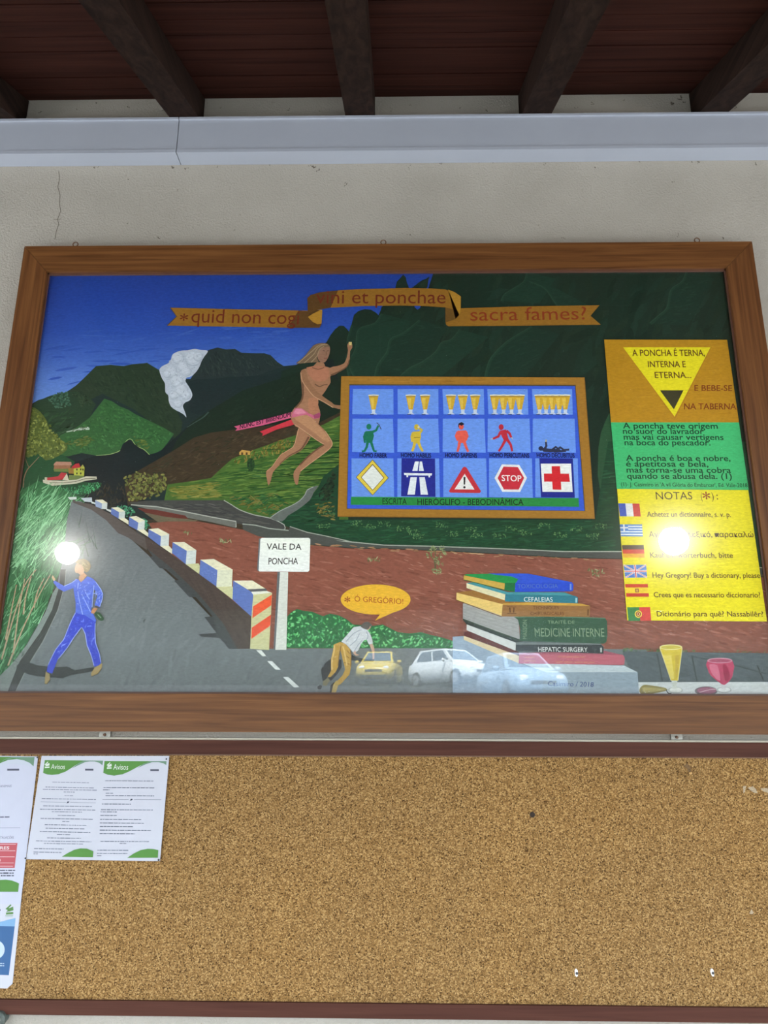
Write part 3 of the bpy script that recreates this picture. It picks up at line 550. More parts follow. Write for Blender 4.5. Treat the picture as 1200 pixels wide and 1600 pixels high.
P.poly(w5([(455, 518), (601, 605), (592, 746), (448, 642)]), BL); P.poly(w5([(601, 605), (730, 600), (724, 748), (592, 752)]), (214, 212, 188)); P.poly(w5([(455, 518), (570, 511), (731, 602), (601, 608)]), CR); P.poly(w5([(592, 750), (726, 744), (737, 760), (731, 858)]), YE)
P.poly(w5([(735, 696), (907, 803), (890, 1002), (729, 857)]), BL); P.poly(w5([(735, 696), (897, 694), (1012, 766), (860, 772)]), CR); P.poly(w5([(858, 769), (1012, 763), (1028, 787), (888, 792)]), (96, 96, 96)); P.poly(w5([(888, 791), (1022, 784), (1066, 800), (906, 818)]), (226, 224, 212))
P.poly(w5([(906, 815), (1066, 799), (1040, 1286), (879, 1276), (890, 1002)]), YE); P.poly(w5([(904, 915), (1064, 815), (1059, 905), (898, 1016)]), (226, 92, 58)); P.poly(w5([(893, 1096), (1056, 985), (1050, 1080), (889, 1192)]), (222, 84, 54))
P.dabs(w5([(500, 560), (590, 610), (585, 720), (460, 640)]), 20, 4, 1, -30, [(110, 130, 186)], 20, jit=4)
for q in ([(930, 1287), (975, 1288), (1016, 1338), (985, 1340)],): P.poly(w5(q), (220, 222, 218))
for q in ([(133, 752), (160, 752), (208, 800), (180, 800)], [(220, 840), (250, 840), (310, 895), (280, 897)]): P.poly(Z(380, 820, 3.53, q), (222, 224, 222))
# hedge
hed = [(448, 1013), (447, 990), (449, 964), (455, 957), (464, 952), (476, 955), (488, 956), (497, 960), (505, 963), (516, 959), (530, 962), (542, 968), (552, 976), (584, 978), (598, 976), (610, 982), (622, 988), (640, 990), (658, 988), (672, 992), (690, 996), (712, 1003), (712, 1013)]
P.poly(hed, (46, 104, 62)); P.dabs(hed, 520, 6, 2.4, 60, [(66, 146, 84), (88, 174, 102), (52, 120, 70), (112, 194, 122), (44, 98, 60)], 55, jit=7)
P.dabs([(430, 1000), (446, 985), (446, 1016), (430, 1016)], 30, 8, 1.4, 85, [(66, 128, 80), (46, 92, 58)], 15)
# sign "VALE DA PONCHA"
s4 = lambda pts: Z(380, 820, 3.53, pts)
P.poly(s4([(190, 262), (205, 262), (184, 690), (168, 690)]), (104, 106, 108)); P.poly(s4([(204, 262), (249, 262), (239, 690), (178, 690)]), (214, 214, 206))
P.poly(s4([(88, 78), (100, 74), (96, 258), (80, 255), (78, 245)]), (108, 112, 116)); P.poly(s4([(96, 80), (104, 74), (362, 74), (371, 80), (366, 252), (358, 261), (92, 259), (86, 252)]), (238, 237, 228))
P.text('VALE DA', *s4([(130, 137)])[0], *s4([(321, 139)])[0], 9.3, (52, 48, 44), 0.008); P.text('PONCHA', *s4([(140, 220)])[0], *s4([(302, 219)])[0], 10, (52, 48, 44), 0.008)
# speech bubble
P.poly([(595, 959), (624, 953), (586, 970)], (222, 172, 52)); P.ell(587, 937, 54.5, 23.5, (222, 172, 52), 40)
P.text('*', 538.5, 947, 547, 947, 13.6, (150, 76, 36), 0.012); P.text('Ó GREGÓRIO!', 554, 940, 630, 944.5, 8.5, (160, 76, 36), 0.0)
# --- banner
b3 = lambda pts: Z(250, 430, 2.4, pts); b2 = lambda pts: Z(520, 410, 2.727, pts); OR = (150, 104, 36); OD = (96, 66, 32); OL = (176, 128, 44)
P.poly(b3([(40, 124), (300, 130), (553, 135), (600, 185), (596, 198), (480, 199), (250, 195), (28, 191), (62, 157)]), OR); P.stroke(b3([(40, 124), (64, 157), (28, 191)]), 1.4, (88, 70, 50))
P.poly(b3([(520, 134), (560, 138), (606, 186), (598, 199), (480, 199)]), OD)
P.poly(b3([(553, 88), (556, 160), (572, 176), (590, 186), (606, 184), (609, 132), (590, 132), (570, 140)]), OL, 0); P.poly(b3([(556, 158), (575, 146), (600, 134), (575, 130), (562, 138)]), (86, 60, 28))
P.poly(b3([(553, 88), (565, 76), (600, 66), (680, 58), (760, 54), (920, 50), (1020, 52), (1070, 56), (1105, 66), (1128, 82), (1126, 142), (1110, 132), (1070, 123), (1000, 118), (900, 116), (760, 118), (640, 124), (590, 132), (562, 144), (555, 160)]), OR)
P.poly(b3([(553, 88), (565, 76), (600, 66), (668, 59), (640, 124), (590, 132), (562, 144), (555, 160)]), OD)
P.poly(b3([(1070, 123), (1100, 130), (1128, 142), (1118, 160), (1100, 172), (1078, 180), (1070, 185)]), (110, 78, 34)); P.poly(b3([(1080, 56), (1105, 66), (1128, 82), (1127, 145), (1108, 166), (1076, 182), (1072, 188), (1085, 194), (1130, 170)]), OL)
P.poly(b2([(545, 198), (800, 190), (1135, 185), (1097, 230), (1141, 268), (800, 272), (492, 274), (483, 268), (482, 258), (520, 245), (540, 225)]), OR)
TR = (112, 44, 26)
P.text('*', 281, 509, 293, 509, 17, TR, 0.012); P.text('quid non cogi', 299, 504.5, 467, 507.5, 21, TR, -0.006); P.text('vini et ponchae', 494, 475, 696, 475, 20.5, TR, -0.006); P.text('sacra fames?', 735, 502, 916, 500, 20, (136, 54, 28), -0.006)
# --- pink ribbon
P.poly([(406, 675), (430, 666), (456, 656), (460, 664), (432, 672), (410, 682), (411, 678)], (200, 58, 70)); P.poly([(366, 667), (410, 657), (456, 644.5), (457, 653), (412, 665), (368, 674), (371, 670)], (206, 92, 128))
P.text('NUNC EST BIBENDUM', 375, 671, 454, 651.5, 6.8, (60, 18, 50), 0.02)
# --- running figure with pink scarf
f7 = lambda pts: Z(380, 520, 5.4545, pts); SK, SL_, SD = (162, 116, 88), (196, 150, 116), (112, 80, 60)
P.poly(f7([(475, 812), (560, 878), (572, 902), (512, 990), (462, 1026), (390, 1062), (310, 1132), (256, 1192), (240, 1252), (218, 1306), (204, 1250), (198, 1182), (250, 1140), (320, 1040), (420, 980), (452, 900)]), SK, 2)
P.stroke(f7([(474, 820), (452, 905), (424, 980), (322, 1042), (252, 1140), (205, 1182)]), (1.2, 0.8), SL_, 2); P.stroke(f7([(560, 890), (505, 985), (450, 1022), (385, 1056), (310, 1125)]), (3, 1), SD, 2)
P.poly(f7([(630, 255), (592, 296), (520, 313), (488, 345), (498, 440), (503, 530), (488, 590), (438, 642), (410, 692), (408, 732), (432, 782), (476, 814), (600, 800), (642, 780), (656, 722), (656, 670), (640, 620), (642, 568), (672, 538), (700, 502), (724, 462), (746, 425), (742, 380), (756, 350), (748, 306), (700, 290), (688, 262)]), SK, 2)
P.poly(f7([(560, 560), (640, 570), (636, 630), (650, 676), (600, 695), (560, 670)]), (178, 122, 92), 2); P.poly(f7([(540, 300), (690, 290), (735, 330), (720, 400), (650, 420), (590, 400)]), (178, 118, 92), 2)
P.stroke(f7([(612, 440), (650, 462), (690, 448), (720, 446)]), 1.6, SD, 3); P.stroke(f7([(590, 300), (640, 316), (690, 300)]), 1.2, SD, 2); P.stroke(f7([(506, 400), (512, 520), (494, 590), (444, 645)]), 2.5, SD, 2)
P.poly(f7([(412, 732), (430, 690), (560, 698), (642, 782), (702, 842), (746, 910), (760, 950), (742, 988), (668, 1048), (566, 1122), (492, 1184), (474, 1250), (466, 1296), (446, 1290), (430, 1232), (436, 1182), (480, 1130), (550, 1060), (622, 1000), (690, 956), (600, 902), (510, 832), (440, 782)]), SK, 2)
P.poly(f7([(430, 720), (560, 710), (640, 790), (700, 860), (740, 930), (690, 920), (600, 850), (500, 780)]), (182, 134, 100), 2); P.stroke(f7([(700, 842), (746, 912), (760, 950), (740, 988), (666, 1048), (564, 1122), (492, 1180)]), 1.2, SL_, 2); P.stroke(f7([(440, 784), (520, 838), (610, 905), (690, 955)]), 1.2, SL_, 2); P.stroke(f7([(690, 958), (622, 1002), (550, 1062), (484, 1130)]), 2.4, SD, 2)
P.poly(f7([(412, 704), (440, 650), (470, 644), (505, 650), (560, 690), (600, 706), (650, 682), (660, 702), (650, 730), (604, 738), (540, 702), (480, 712), (418, 728)]), (198, 104, 130), 1); P.poly(f7([(430, 690), (452, 652), (500, 652), (540, 688), (470, 700)]), (216, 134, 156), 1); P.poly(f7([(600, 706), (650, 684), (660, 702), (652, 728), (606, 734)]), (160, 70, 104))
P.poly(f7([(742, 302), (800, 288), (860, 264), (884, 212), (894, 152), (888, 118), (900, 86), (926, 90), (930, 132), (912, 160), (908, 232), (888, 294), (830, 332), (748, 372)]), SK, 2); P.stroke(f7([(748, 366), (830, 328), (886, 290), (904, 232)]), (2.4, 1.2), SD, 2); P.poly(f7([(902, 82), (926, 84), (924, 110), (904, 110)]), (214, 190, 120))
P.poly(f7([(488, 345), (510, 316), (534, 332), (556, 402), (602, 472), (662, 532), (758, 600), (782, 618), (850, 624), (868, 640), (850, 656), (770, 642), (690, 592), (600, 542), (540, 472), (500, 412)]), (150, 108, 80), 2); P.stroke(f7([(492, 345), (504, 412), (545, 474), (602, 544), (690, 594), (768, 642)]), 1.2, SL_, 2)
P.poly(f7([(636, 150), (700, 126), (738, 122), (738, 172), (724, 216), (696, 256), (660, 254), (634, 214)]), (150, 110, 90), 2)
P.stroke(f7([(680, 156), (698, 160)]), 0.9, (60, 44, 40)); P.stroke(f7([(714, 160), (730, 156)]), 0.9, (60, 44, 40)); P.stroke(f7([(706, 160), (712, 190), (704, 196)]), 0.8, SD); P.stroke(f7([(690, 222), (716, 220)]), 1.1, (120, 60, 56))
P.poly(f7([(738, 122), (722, 100), (690, 92), (650, 94), (600, 112), (560, 160), (505, 224), (448, 266), (530, 262), (610, 256), (644, 252), (628, 214), (634, 174), (664, 140), (706, 124)]), (122, 98, 76), 2)
for q in ([(720, 106), (650, 110), (590, 160), (470, 262)], [(700, 100), (640, 130), (600, 190), (520, 262)], [(690, 118), (650, 150), (632, 200), (580, 256)]): P.stroke(f7(q), (0.8, 1.4), (164, 138, 108), 3)
# --- picture board
o1 = lambda pts: Z(520, 580, 2.857, pts)
P.poly(o1([(38, 25), (1122, 30), (1168, 660), (22, 650)]), (164, 116, 44)); P.stroke(o1([(22, 650), (1168, 660), (1122, 30)]), 1.2, (130, 92, 40)); P.poly(o1([(74, 60), (1083, 63), (1126, 626), (62, 616)]), (84, 72, 52)); P.poly(o1([(76, 66), (1080, 69), (1122, 624), (65, 614)]), (58, 92, 204))
P.dabs(o1([(45, 35), (1115, 40), (1115, 55), (45, 52)]), 30, 30, 2, 0, [(156, 110, 42), (174, 124, 48)], 3, jit=5)
LB = (108, 148, 226)
R1 = [(90, 270, 83, 271), (289, 471, 286, 472), (489, 673, 490, 676), (689, 869, 690, 872), (888, 1067, 890, 1070)]
for (a, b_, c_, d_) in R1: P.poly(o1([(a, 82), (b_, 82), (d_, 196), (c_ + 4, 194)]), LB)
for (a, b_) in [(88, 270), (289, 472), (491, 678), (691, 879), (892, 1080)]: P.poly(o1([(a, 214), (b_ - 2, 214), (b_ + 4, 366), (a - 1, 362)]), LB)
for (a, b_) in [(84, 270), (288, 474), (493, 684), (697, 888), (903, 1092)]: P.poly(o1([(a, 391), (b_, 391), (b_ + 4, 568), (a, 563)]), LB)
P.poly(o1([(82, 562), (1096, 568), (1098, 607), (80, 598)]), (44, 134, 66))
P.text('ESCRITA', *o1([(222, 595)])[0], *o1([(330, 596)])[0], 9.2, (22, 42, 28), 0.006); P.text('HIERÓGLIFO - BEBODINÂMICA', *o1([(378, 598)])[0], *o1([(850, 599)])[0], 9.2, (22, 42, 28), 0.006)
def glass(cx, top=112, bot=195):
    P.poly(o1([(cx - 22, top), (cx + 22, top), (cx + 9, bot - 22), (cx - 9, bot - 22)]), (206, 164, 52)); P.poly(o1([(cx - 16, top + 10), (cx + 2, top + 10), (cx, bot - 26), (cx - 7, bot - 26)]), (222, 186, 82))
    P.poly(o1([(cx - 8, bot - 22), (cx + 8, bot - 22), (cx + 7, bot - 7), (cx + 17, bot), (cx - 17, bot), (cx - 7, bot - 7)]), (196, 204, 220)); P.stroke(o1([(cx - 23, top - 2), (cx, top - 4), (cx + 23, top - 2)]), 1.5, (226, 222, 196)); P.stroke(o1([(cx - 21, top + 4), (cx + 21, top + 4)]), 0.8, (110, 92, 50)); P.stroke(o1([(cx - 16, bot), (cx + 2, bot)]), 1.2, (70, 84, 110))
for cx in (182, 348, 412, 527, 580, 635, 723, 762, 797, 834, 922, 951, 980, 1010, 1037): glass(cx)
def fig(c, head, body, limbs, hr=11, w=12):
    P.ell(*o1([head])[0], hr / 2.857, (hr + 2) / 2.857, c); P.poly(o1(body), c)
    for l in limbs: P.stroke(o1(l), (w / 2.857, w * .7 / 2.857), c)
G = (28, 112, 84); fig(G, (161, 250), [(146, 270), (178, 268), (184, 290), (176, 322), (150, 322), (142, 288)], [[(148, 275), (140, 295), (144, 322)], [(176, 274), (194, 266), (204, 244)], [(156, 315), (152, 340), (142, 358), (130, 360)], [(170, 315), (178, 340), (184, 358), (196, 360)]]); P.stroke(o1([(196, 232), (207, 242), (216, 262)]), 1.2, (72, 70, 80))
G = (206, 176, 60); fig(G, (374, 252), [(358, 272), (392, 270), (394, 296), (386, 325), (362, 325), (356, 296)], [[(360, 276), (352, 296), (356, 318)], [(390, 274), (398, 266), (384, 256)], [(366, 318), (362, 340), (354, 360)], [(382, 318), (390, 340), (402, 360)]], 11, 14); P.stroke(o1([(362, 298), (388, 298)]), 0.8, (110, 92, 40)); P.ell(*o1([(383, 252)])[0], 1.8, 2, (220, 210, 170))
G = (222, 92, 78); fig(G, (573, 250), [(556, 268), (594, 266), (600, 285), (592, 322), (562, 322), (552, 290)], [[(558, 274), (550, 292), (558, 312)], [(592, 272), (600, 292), (592, 312)], [(566, 315), (562, 340), (556, 362)], [(586, 315), (594, 340), (604, 362)]], 11, 14); P.poly(o1([(558, 238), (574, 229), (588, 238), (574, 246)]), (40, 36, 48)); P.stroke(o1([(562, 240), (561, 252)]), 1.2, (40, 36, 48))
G = (184, 44, 60); fig(G, (751, 252), [(744, 268), (772, 262), (778, 285), (786, 312), (766, 318), (752, 290)], [[(748, 274), (738, 294), (714, 304)], [(774, 268), (788, 280), (796, 298)], [(768, 312), (756, 335), (740, 360)], [(780, 310), (794, 332), (800, 360)]], 11, 13); P.stroke(o1([(714, 304), (704, 306)]), 1.0, (214, 200, 120)); P.stroke(o1([(796, 298), (802, 304)]), 1.0, (214, 200, 120))
G = (48, 52, 78); P.ell(*o1([(928, 347)])[0], 3.8, 3.6, G); P.poly(o1([(935, 345), (965, 348), (1000, 350), (1000, 362), (940, 362)]), G, 2)
for l in ([(944, 350), (952, 336), (950, 318)], [(975, 356), (994, 340), (1012, 356)], [(1000, 354), (1014, 342), (1030, 354), (1054, 352)], [(985, 360), (1040, 358)]): P.stroke(o1(l), (4, 3), G)
P.stroke(o1([(950, 318), (951, 308)]), 1.6, (196, 176, 110))
for s_, a, b_ in (('HOMO FABER', 120, 241), ('HOMO HABILIS', 305, 438), ('HOMO SAPIENS', 502, 643), ('HOMO PERICLITANS', 700, 876), ('HOMO DECUBITUS', 910, 1078)): P.text(s_, *o1([(a, 386)])[0], *o1([(b_, 388)])[0], 6.6, (20, 28, 66), 0.02)
D = o1([(178, 398), (248, 478), (178, 555), (105, 475)]); P.poly(D, (222, 194, 70)); P.outline(D, 1.0, (90, 76, 40)); D = o1([(178, 418), (228, 478), (178, 533), (127, 476)]); P.poly(D, (222, 222, 218)); P.outline(D, 1.2, (104, 72, 36))
P.poly(o1([(307, 391), (456, 392), (458, 563), (305, 560)]), (36, 44, 138))
for q in ([(317, 456), (443, 458), (441, 468), (434, 468), (434, 476), (427, 476), (427, 468), (336, 467), (336, 475), (329, 475), (329, 466), (319, 465)], [(367, 405), (384, 405), (378, 447), (355, 447)], [(388, 405), (398, 405), (406, 447), (384, 447)], [(347, 475), (375, 475), (366, 553), (333, 553)], [(386, 475), (410, 475), (425, 553), (392, 553)]): P.poly(o1(q), (226, 228, 232))
P.poly(o1([(588, 428), (596, 432), (661, 538), (655, 546), (524, 544), (518, 537), (580, 432)]), (196, 52, 62)); P.poly(o1([(588, 460), (632, 530), (543, 529)]), (230, 226, 224)); P.poly(o1([(583, 474), (592, 474), (590, 508), (584, 508)]), (40, 36, 40)); P.ell(*o1([(587, 520)])[0], 1.8, 1.8, (40, 36, 40))
P.poly(o1([(754, 418), (831, 420), (866, 478), (835, 541), (756, 540), (721, 479)]), (228, 226, 226)); P.poly(o1([(761, 428), (825, 430), (853, 478), (829, 530), (763, 530), (735, 479)]), (196, 48, 62)); P.text('STOP', *o1([(754, 492)])[0], *o1([(841, 494)])[0], 9.2, (236, 232, 230), 0.012)
P.poly(o1([(921, 391), (1070, 392), (1079, 567), (928, 564)]), (34, 42, 134)); P.poly(o1([(927, 415), (1062, 415), (1069, 541), (935, 540)]), (232, 230, 228)); P.poly(o1([(975, 426), (1013, 426), (1019, 531), (980, 530)]), (206, 40, 48)); P.poly(o1([(941, 459), (1053, 460), (1057, 496), (942, 495)]), (206, 40, 48))
# --- tall panel on the right
y1 = lambda pts: Z(930, 520, 4.4444, pts); y2 = lambda pts: Z(930, 750, 4.4444, pts); OC = (180, 131, 29)
P.poly(y1([(60, 52), (912, 53), (994, 626), (107, 626)]), OC); P.dabs(y1([(75, 65), (900, 65), (980, 610), (120, 610)]), 120, 26, 2.4, 5, [(183, 134, 31), (177, 128, 28)], 6, jit=2)
P.poly(y1([(183, 100), (190, 105), (548, 590), (797, 105), (806, 100), (550, 604)]), (170, 118, 30)); P.poly(y1([(190, 105), (797, 105), (548, 586)]), (224, 208, 34)); P.poly(y1([(446, 403), (610, 403), (543, 536)]), (62, 58, 36))
BR = (92, 60, 24)
for s_, a, b_, yb, h in (('A PONCHA É TERNA,', 257, 758, 165, 9.2), ('INTERNA E', 366, 626, 243, 9), ('ETERNA...', 413, 664, 319, 9.2)): P.text(s_, *y1([(a, yb)])[0], *y1([(b_, yb)])[0], h * 1.04, BR, 0.012)
BR = (122, 58, 22); P.text('E BEBE-SE', *y1([(686, 407)])[0], *y1([(946, 408)])[0], 8.8, BR, 0.012, 0.12); P.text('NA TABERNA.', *y1([(614, 535)])[0], *y1([(984, 536)])[0], 9.2, BR, 0.012, 0.12)
P.poly(y1([(107, 626), (994, 626), (1061, 1094), (147, 1088)]), (66, 178, 112)); GD = (22, 66, 44)
for s_, a, b_, yb in (('A poncha teve origem', 192, 847, 668), ('no suor do lavrador', 192, 750, 705), ('mas vai causar vertigens', 197, 887, 746), ('na boca do pescador.', 203, 797, 784), ('A poncha é boa e nobre,', 213, 935, 892), ('é apetitosa e bela,', 213, 782, 932), ('mas torna-se uma cobra', 217, 938, 974), ('quando se abusa dela. (1)', 221, 945, 1016)):
    P.text(s_, *y1([(a, yb)])[0], *y1([(b_, yb + 2)])[0], 8.8, GD, 0.016)
P.text("(1)- J. Casimiro in 'A vil Glória do Embarcar', Ed. Vale-2018", *y1([(178, 1068)])[0], *y1([(1053, 1076)])[0], 6.0, (30, 84, 54), 0.012)
P.poly(y2([(149, 66), (1058, 73), (1188, 984), (219, 976)]), (226, 210, 36)); P.dabs(y2([(170, 80), (1040, 85), (1165, 965), (240, 960)]), 160, 24, 2.4, 2, [(229, 213, 40), (222, 206, 35)], 5, jit=2)
def flag(q, fn):
    (ax, ay), (bx, by), (cx, cy), (dx, dy) = q
    def at(u, v): return y2([(((ax * (1 - u) + bx * u) * (1 - v) + (dx * (1 - u) + cx * u) * v), ((ay * (1 - u) + by * u) * (1 - v) + (dy * (1 - u) + cy * u) * v))])[0]
    fn(lambda u0, v0, u1, v1, c: P.poly([at(u0, v0), at(u1, v0), at(u1, v1), at(u0, v1)], c), at)
RD, WT, BU = (200, 70, 60), (222, 220, 220), (70, 92, 176)
def fr_(r_, at): r_(0, 0, .333, 1, BU); r_(.333, 0, .667, 1, WT); r_(.667, 0, 1, 1, RD)
def gr_(r_, at):
    for k in range(9): r_(0, k / 9, 1, (k + 1) / 9, (86, 128, 190) if k % 2 == 0 else (214, 220, 222))
    r_(0, 0, .36, 5 / 9, (86, 128, 190)); r_(.14, 0, .21, 5 / 9, WT); r_(0, 2 / 9, .36, 3 / 9, WT)
def de_(r_, at): r_(0, 0, 1, .35, (84, 66, 44)); r_(0, .35, 1, .68, (206, 72, 48)); r_(0, .68, 1, 1, (224, 164, 40))
def uk_(r_, at):
    r_(0, 0, 1, 1, (84, 120, 186))
    for a, b_ in (((0, 0), (1, 1)), ((1, 0), (0, 1))): P.stroke([at(*a), at(*b_)], 2.2, WT); P.stroke([at(*a), at(*b_)], 0.8, RD)
    P.stroke([at(.5, 0), at(.5, 1)], 3.4, WT); P.stroke([at(0, .5), at(1, .5)], 3.2, WT); P.stroke([at(.5, 0), at(.5, 1)], 1.6, RD); P.stroke([at(0, .5), at(1, .5)], 1.5, RD)
def es_(r_, at): r_(0, 0, 1, .27, (196, 66, 44)); r_(0, .27, 1, .72, (232, 196, 52)); r_(0, .72, 1, 1, (190, 62, 48)); r_(.42, .36, .58, .66, (150, 92, 54)); r_(.46, .42, .54, .60, (206, 160, 80))
def pt_(r_, at): r_(0, 0, .52, 1, (66, 126, 74)); r_(.52, 0, 1, 1, (206, 72, 66)); c = at(.46, .5); P.ell(*c, 5.6, 5.8, (226, 200, 80)); P.ell(*c, 4.0, 4.2, (130, 64, 44)); P.ell(*c, 2.6, 2.8, (222, 190, 120)); P.ell(*c, 1.5, 1.7, (150, 60, 50))
for q, fn in (([(157, 165), (304, 167), (313, 256), (168, 255)], fr_), ([(168, 311), (322, 311), (328, 395), (175, 394)], gr_), ([(182, 455), (333, 454), (341, 541), (191, 541)], de_), ([(193, 592), (350, 591), (357, 679), (205, 681)], uk_), ([(204, 724), (361, 724), (370, 813), (213, 813)], es_), ([(218, 886), (378, 884), (386, 979), (228, 981)], pt_)): flag(q, fn)
BN = (108, 84, 26)
P.text('NOTAS', *y2([(420, 138)])[0], *y2([(672, 138)])[0], 11.6, (84, 66, 30), -0.004); P.text('(', *y2([(732, 138)])[0], *y2([(742, 138)])[0], 11, (84, 66, 30)); P.text('*', 1098.5, 788.2, 1109.8, 788.2, 18, (150, 66, 30), 0.01); P.text(')', *y2([(806, 138)])[0], *y2([(820, 138)])[0], 11, (84, 66, 30)); P.text(':', *y2([(840, 138)])[0], *y2([(850, 138)])[0], 11, (84, 66, 30))
for s_, a, b_, yb in (('Achetez un dictionnaire, s. v. p.', 358, 938, 258), ('Αγοράστε λεξικό, παρακαλώ', 372, 1095, 398), ('Kauf ein wörterbuch, bitte', 380, 952, 541), ('Hey Gregory! Buy a dictionary, please', 396, 1140, 680), ('Crees que es necessario diccionario?', 405, 1142, 816), ('Dicionário para quê? Nassabilêr?', 426, 1162, 948)):
    P.text(s_, *y2([(a, yb)])[0], *y2([(b_, yb + 2)])[0], 8.0, (96, 72, 22), 0.012)
# --- bottom right: fringe of grass, grey paving, white table, glasses
c6 = lambda pts: Z(960, 960, 5, pts)
P.poly(c6([(60, 288), (400, 295), (800, 300), (1300, 305), (1300, 540), (165, 540), (75, 340)]), (86, 94, 98)); P.dabs(c6([(80, 300), (1290, 312), (1290, 525), (180, 520)]), 120, 20, 3, -20, [(90, 98, 102), (83, 90, 94)], 12, jit=2)
for q in ([(330, 310), (370, 520)], [(600, 320), (640, 525)], [(1110, 400), (1160, 520)]): P.stroke(c6(q), 2.2, (66, 72, 74))
P.stroke(c6([(610, 330), (900, 390), (1200, 470)]), 1.6, (70, 76, 80))
P.dabs(c6([(60, 255), (400, 270), (800, 280), (1300, 285), (1300, 305), (60, 298)]), 240, 6, 1.3, 75, [(86, 110, 74), (104, 126, 84), (66, 92, 62)], 25, jit=8)
P.poly(c6([(176, 530), (1300, 528), (1300, 660), (180, 660)]), (206, 208, 208))
P.poly(c6([(190, 590), (215, 556), (260, 552), (395, 575), (395, 600), (260, 625), (205, 622)]), (142, 128, 62), 2); P.poly(c6([(215, 585), (235, 570), (380, 582), (380, 592), (240, 612)]), (172, 156, 82), 2)
P.ell(*c6([(470, 592)])[0], 12, 5.2, (178, 182, 176)); P.ell(*c6([(474, 590)])[0], 9.5, 3.8, (222, 222, 216)); P.poly(c6([(442, 515), (488, 515), (480, 560), (486, 580), (440, 580), (450, 560)]), (204, 206, 196)); P.stroke(c6([(400, 590), (415, 615), (440, 618)]), 1.6, (70, 72, 70), 2)
P.poly(c6([(350, 262), (525, 262), (492, 518), (438, 518)]), (206, 182, 60)); P.poly(c6([(372, 320), (440, 320), (462, 505), (440, 505)]), (222, 200, 92)); P.poly(c6([(470, 320), (505, 320), (485, 500), (472, 500)]), (190, 164, 56))
P.stroke(c6([(350, 262), (438, 518)]), 1.0, (220, 210, 150)); P.stroke(c6([(525, 262), (492, 518)]), 1.0, (220, 210, 150)); P.ell(*c6([(437, 257)])[0], 17.5, 4.2, (228, 218, 150)); P.ell(*c6([(437, 258)])[0], 15.6, 3.0, (196, 178, 78))
P.ell(*c6([(712, 598)])[0], 18, 7, (110, 96, 100)); P.ell(*c6([(715, 596)])[0], 15, 5.4, (150, 84, 108)); P.stroke(c6([(660, 610), (740, 588), (800, 585)]), 1.0, (214, 170, 180), 2)
P.ell(*c6([(850, 590)])[0], 12, 5, (176, 178, 176)); P.ell(*c6([(852, 589)])[0], 9.6, 3.6, (220, 220, 218)); P.poly(c6([(815, 545), (880, 545), (862, 570), (866, 585), (830, 585), (834, 570)]), (206, 200, 202))
P.poly(c6([(722, 365), (915, 362), (922, 455), (905, 505), (855, 552), (810, 530), (745, 475), (724, 430)]), (186, 66, 98), 2); P.poly(c6([(735, 395), (800, 400), (820, 520), (760, 470)]), (208, 110, 136), 2); P.poly(c6([(840, 400), (870, 400), (900, 490), (860, 520)]), (158, 44, 78), 2); P.ell(*c6([(818, 362)])[0], 19.5, 4.2, (206, 140, 160)); P.ell(*c6([(818, 363)])[0], 17.4, 3.0, (166, 78, 104))
# --- plinth and books
k5 = lambda pts: Z(690, 880, 3.871, pts)
P.poly(k5([(66, 446), (130, 442), (480, 610), (640, 660), (640, 810), (66, 810)]), (146, 162, 180)); P.poly(k5([(480, 605), (1100, 620), (1182, 660), (640, 662), (600, 650)]), (190, 200, 206)); P.poly(k5([(610, 660), (1182, 660), (1192, 812), (610, 812)]), (148, 162, 174))
P.text('Casimiro / 2018', *k5([(640, 742)])[0], *k5([(916, 748)])[0], 7.2, (60, 74, 128), -0.006, 0.15)
BRN = (92, 40, 36)
P.poly(k5([(133, 418), (180, 408), (470, 540), (468, 562), (133, 442)]), BRN); P.poly(k5([(133, 440), (468, 562), (464, 606), (133, 464)]), (214, 194, 156)); P.poly(k5([(465, 544), (980, 530), (1092, 556), (468, 562)]), (160, 82, 98)); P.poly(k5([(468, 550), (1092, 556), (1105, 572), (1102, 613), (1090, 616), (464, 608)]), (186, 96, 110))

for a, b_, yb in ((700, 722, 566), (728, 745, 567), (750, 790, 568), (794, 832, 568), (838, 864, 569), (686, 730, 598), (738, 790, 599), (800, 850, 600), (856, 880, 601), (886, 922, 601), (500, 560, 570), (496, 566, 592)): P.stroke(k5([(a, yb), (b_, yb)]), 2.4, (196, 116, 108))
P.poly(k5([(128, 345), (180, 335), (520, 470), (450, 482), (152, 374)]), (44, 52, 48)); P.poly(k5([(151, 372), (448, 482), (445, 530), (150, 406)]), (202, 202, 200)); P.poly(k5([(447, 480), (500, 472), (950, 484), (962, 492)]), (86, 94, 92)); P.poly(k5([(447, 490), (962, 490), (978, 508), (976, 548), (447, 532)]), (54, 58, 60)); P.poly(k5([(447, 480), (962, 488), (962, 494), (447, 494)]), (112, 118, 116)); P.text('HEPATIC SURGERY', *k5([(583, 535)])[0], *k5([(881, 537)])[0], 6.8, (214, 214, 210), -0.002)
P.stroke(k5([(962, 512), (962, 540)]), 2.6, (170, 172, 170))
P.poly(k5([(128, 246), (160, 238), (462, 322), (472, 462), (128, 342)]), (156, 154, 152)); P.stroke(k5([(128, 340), (472, 470)]), 2.0, (52, 66, 52))
for k in range(5): P.stroke(k5([(130, 262 + k * 17), (466, 350 + k * 24)]), 0.5, (138, 136, 136))
P.poly(k5([(436, 326), (640, 322), (985, 332), (998, 352), (1000, 440), (994, 476), (980, 488), (470, 472), (474, 400), (460, 344)]), (52, 84, 62)); P.stroke(k5([(440, 328), (640, 324), (985, 334)]), 1.2, (96, 124, 98))
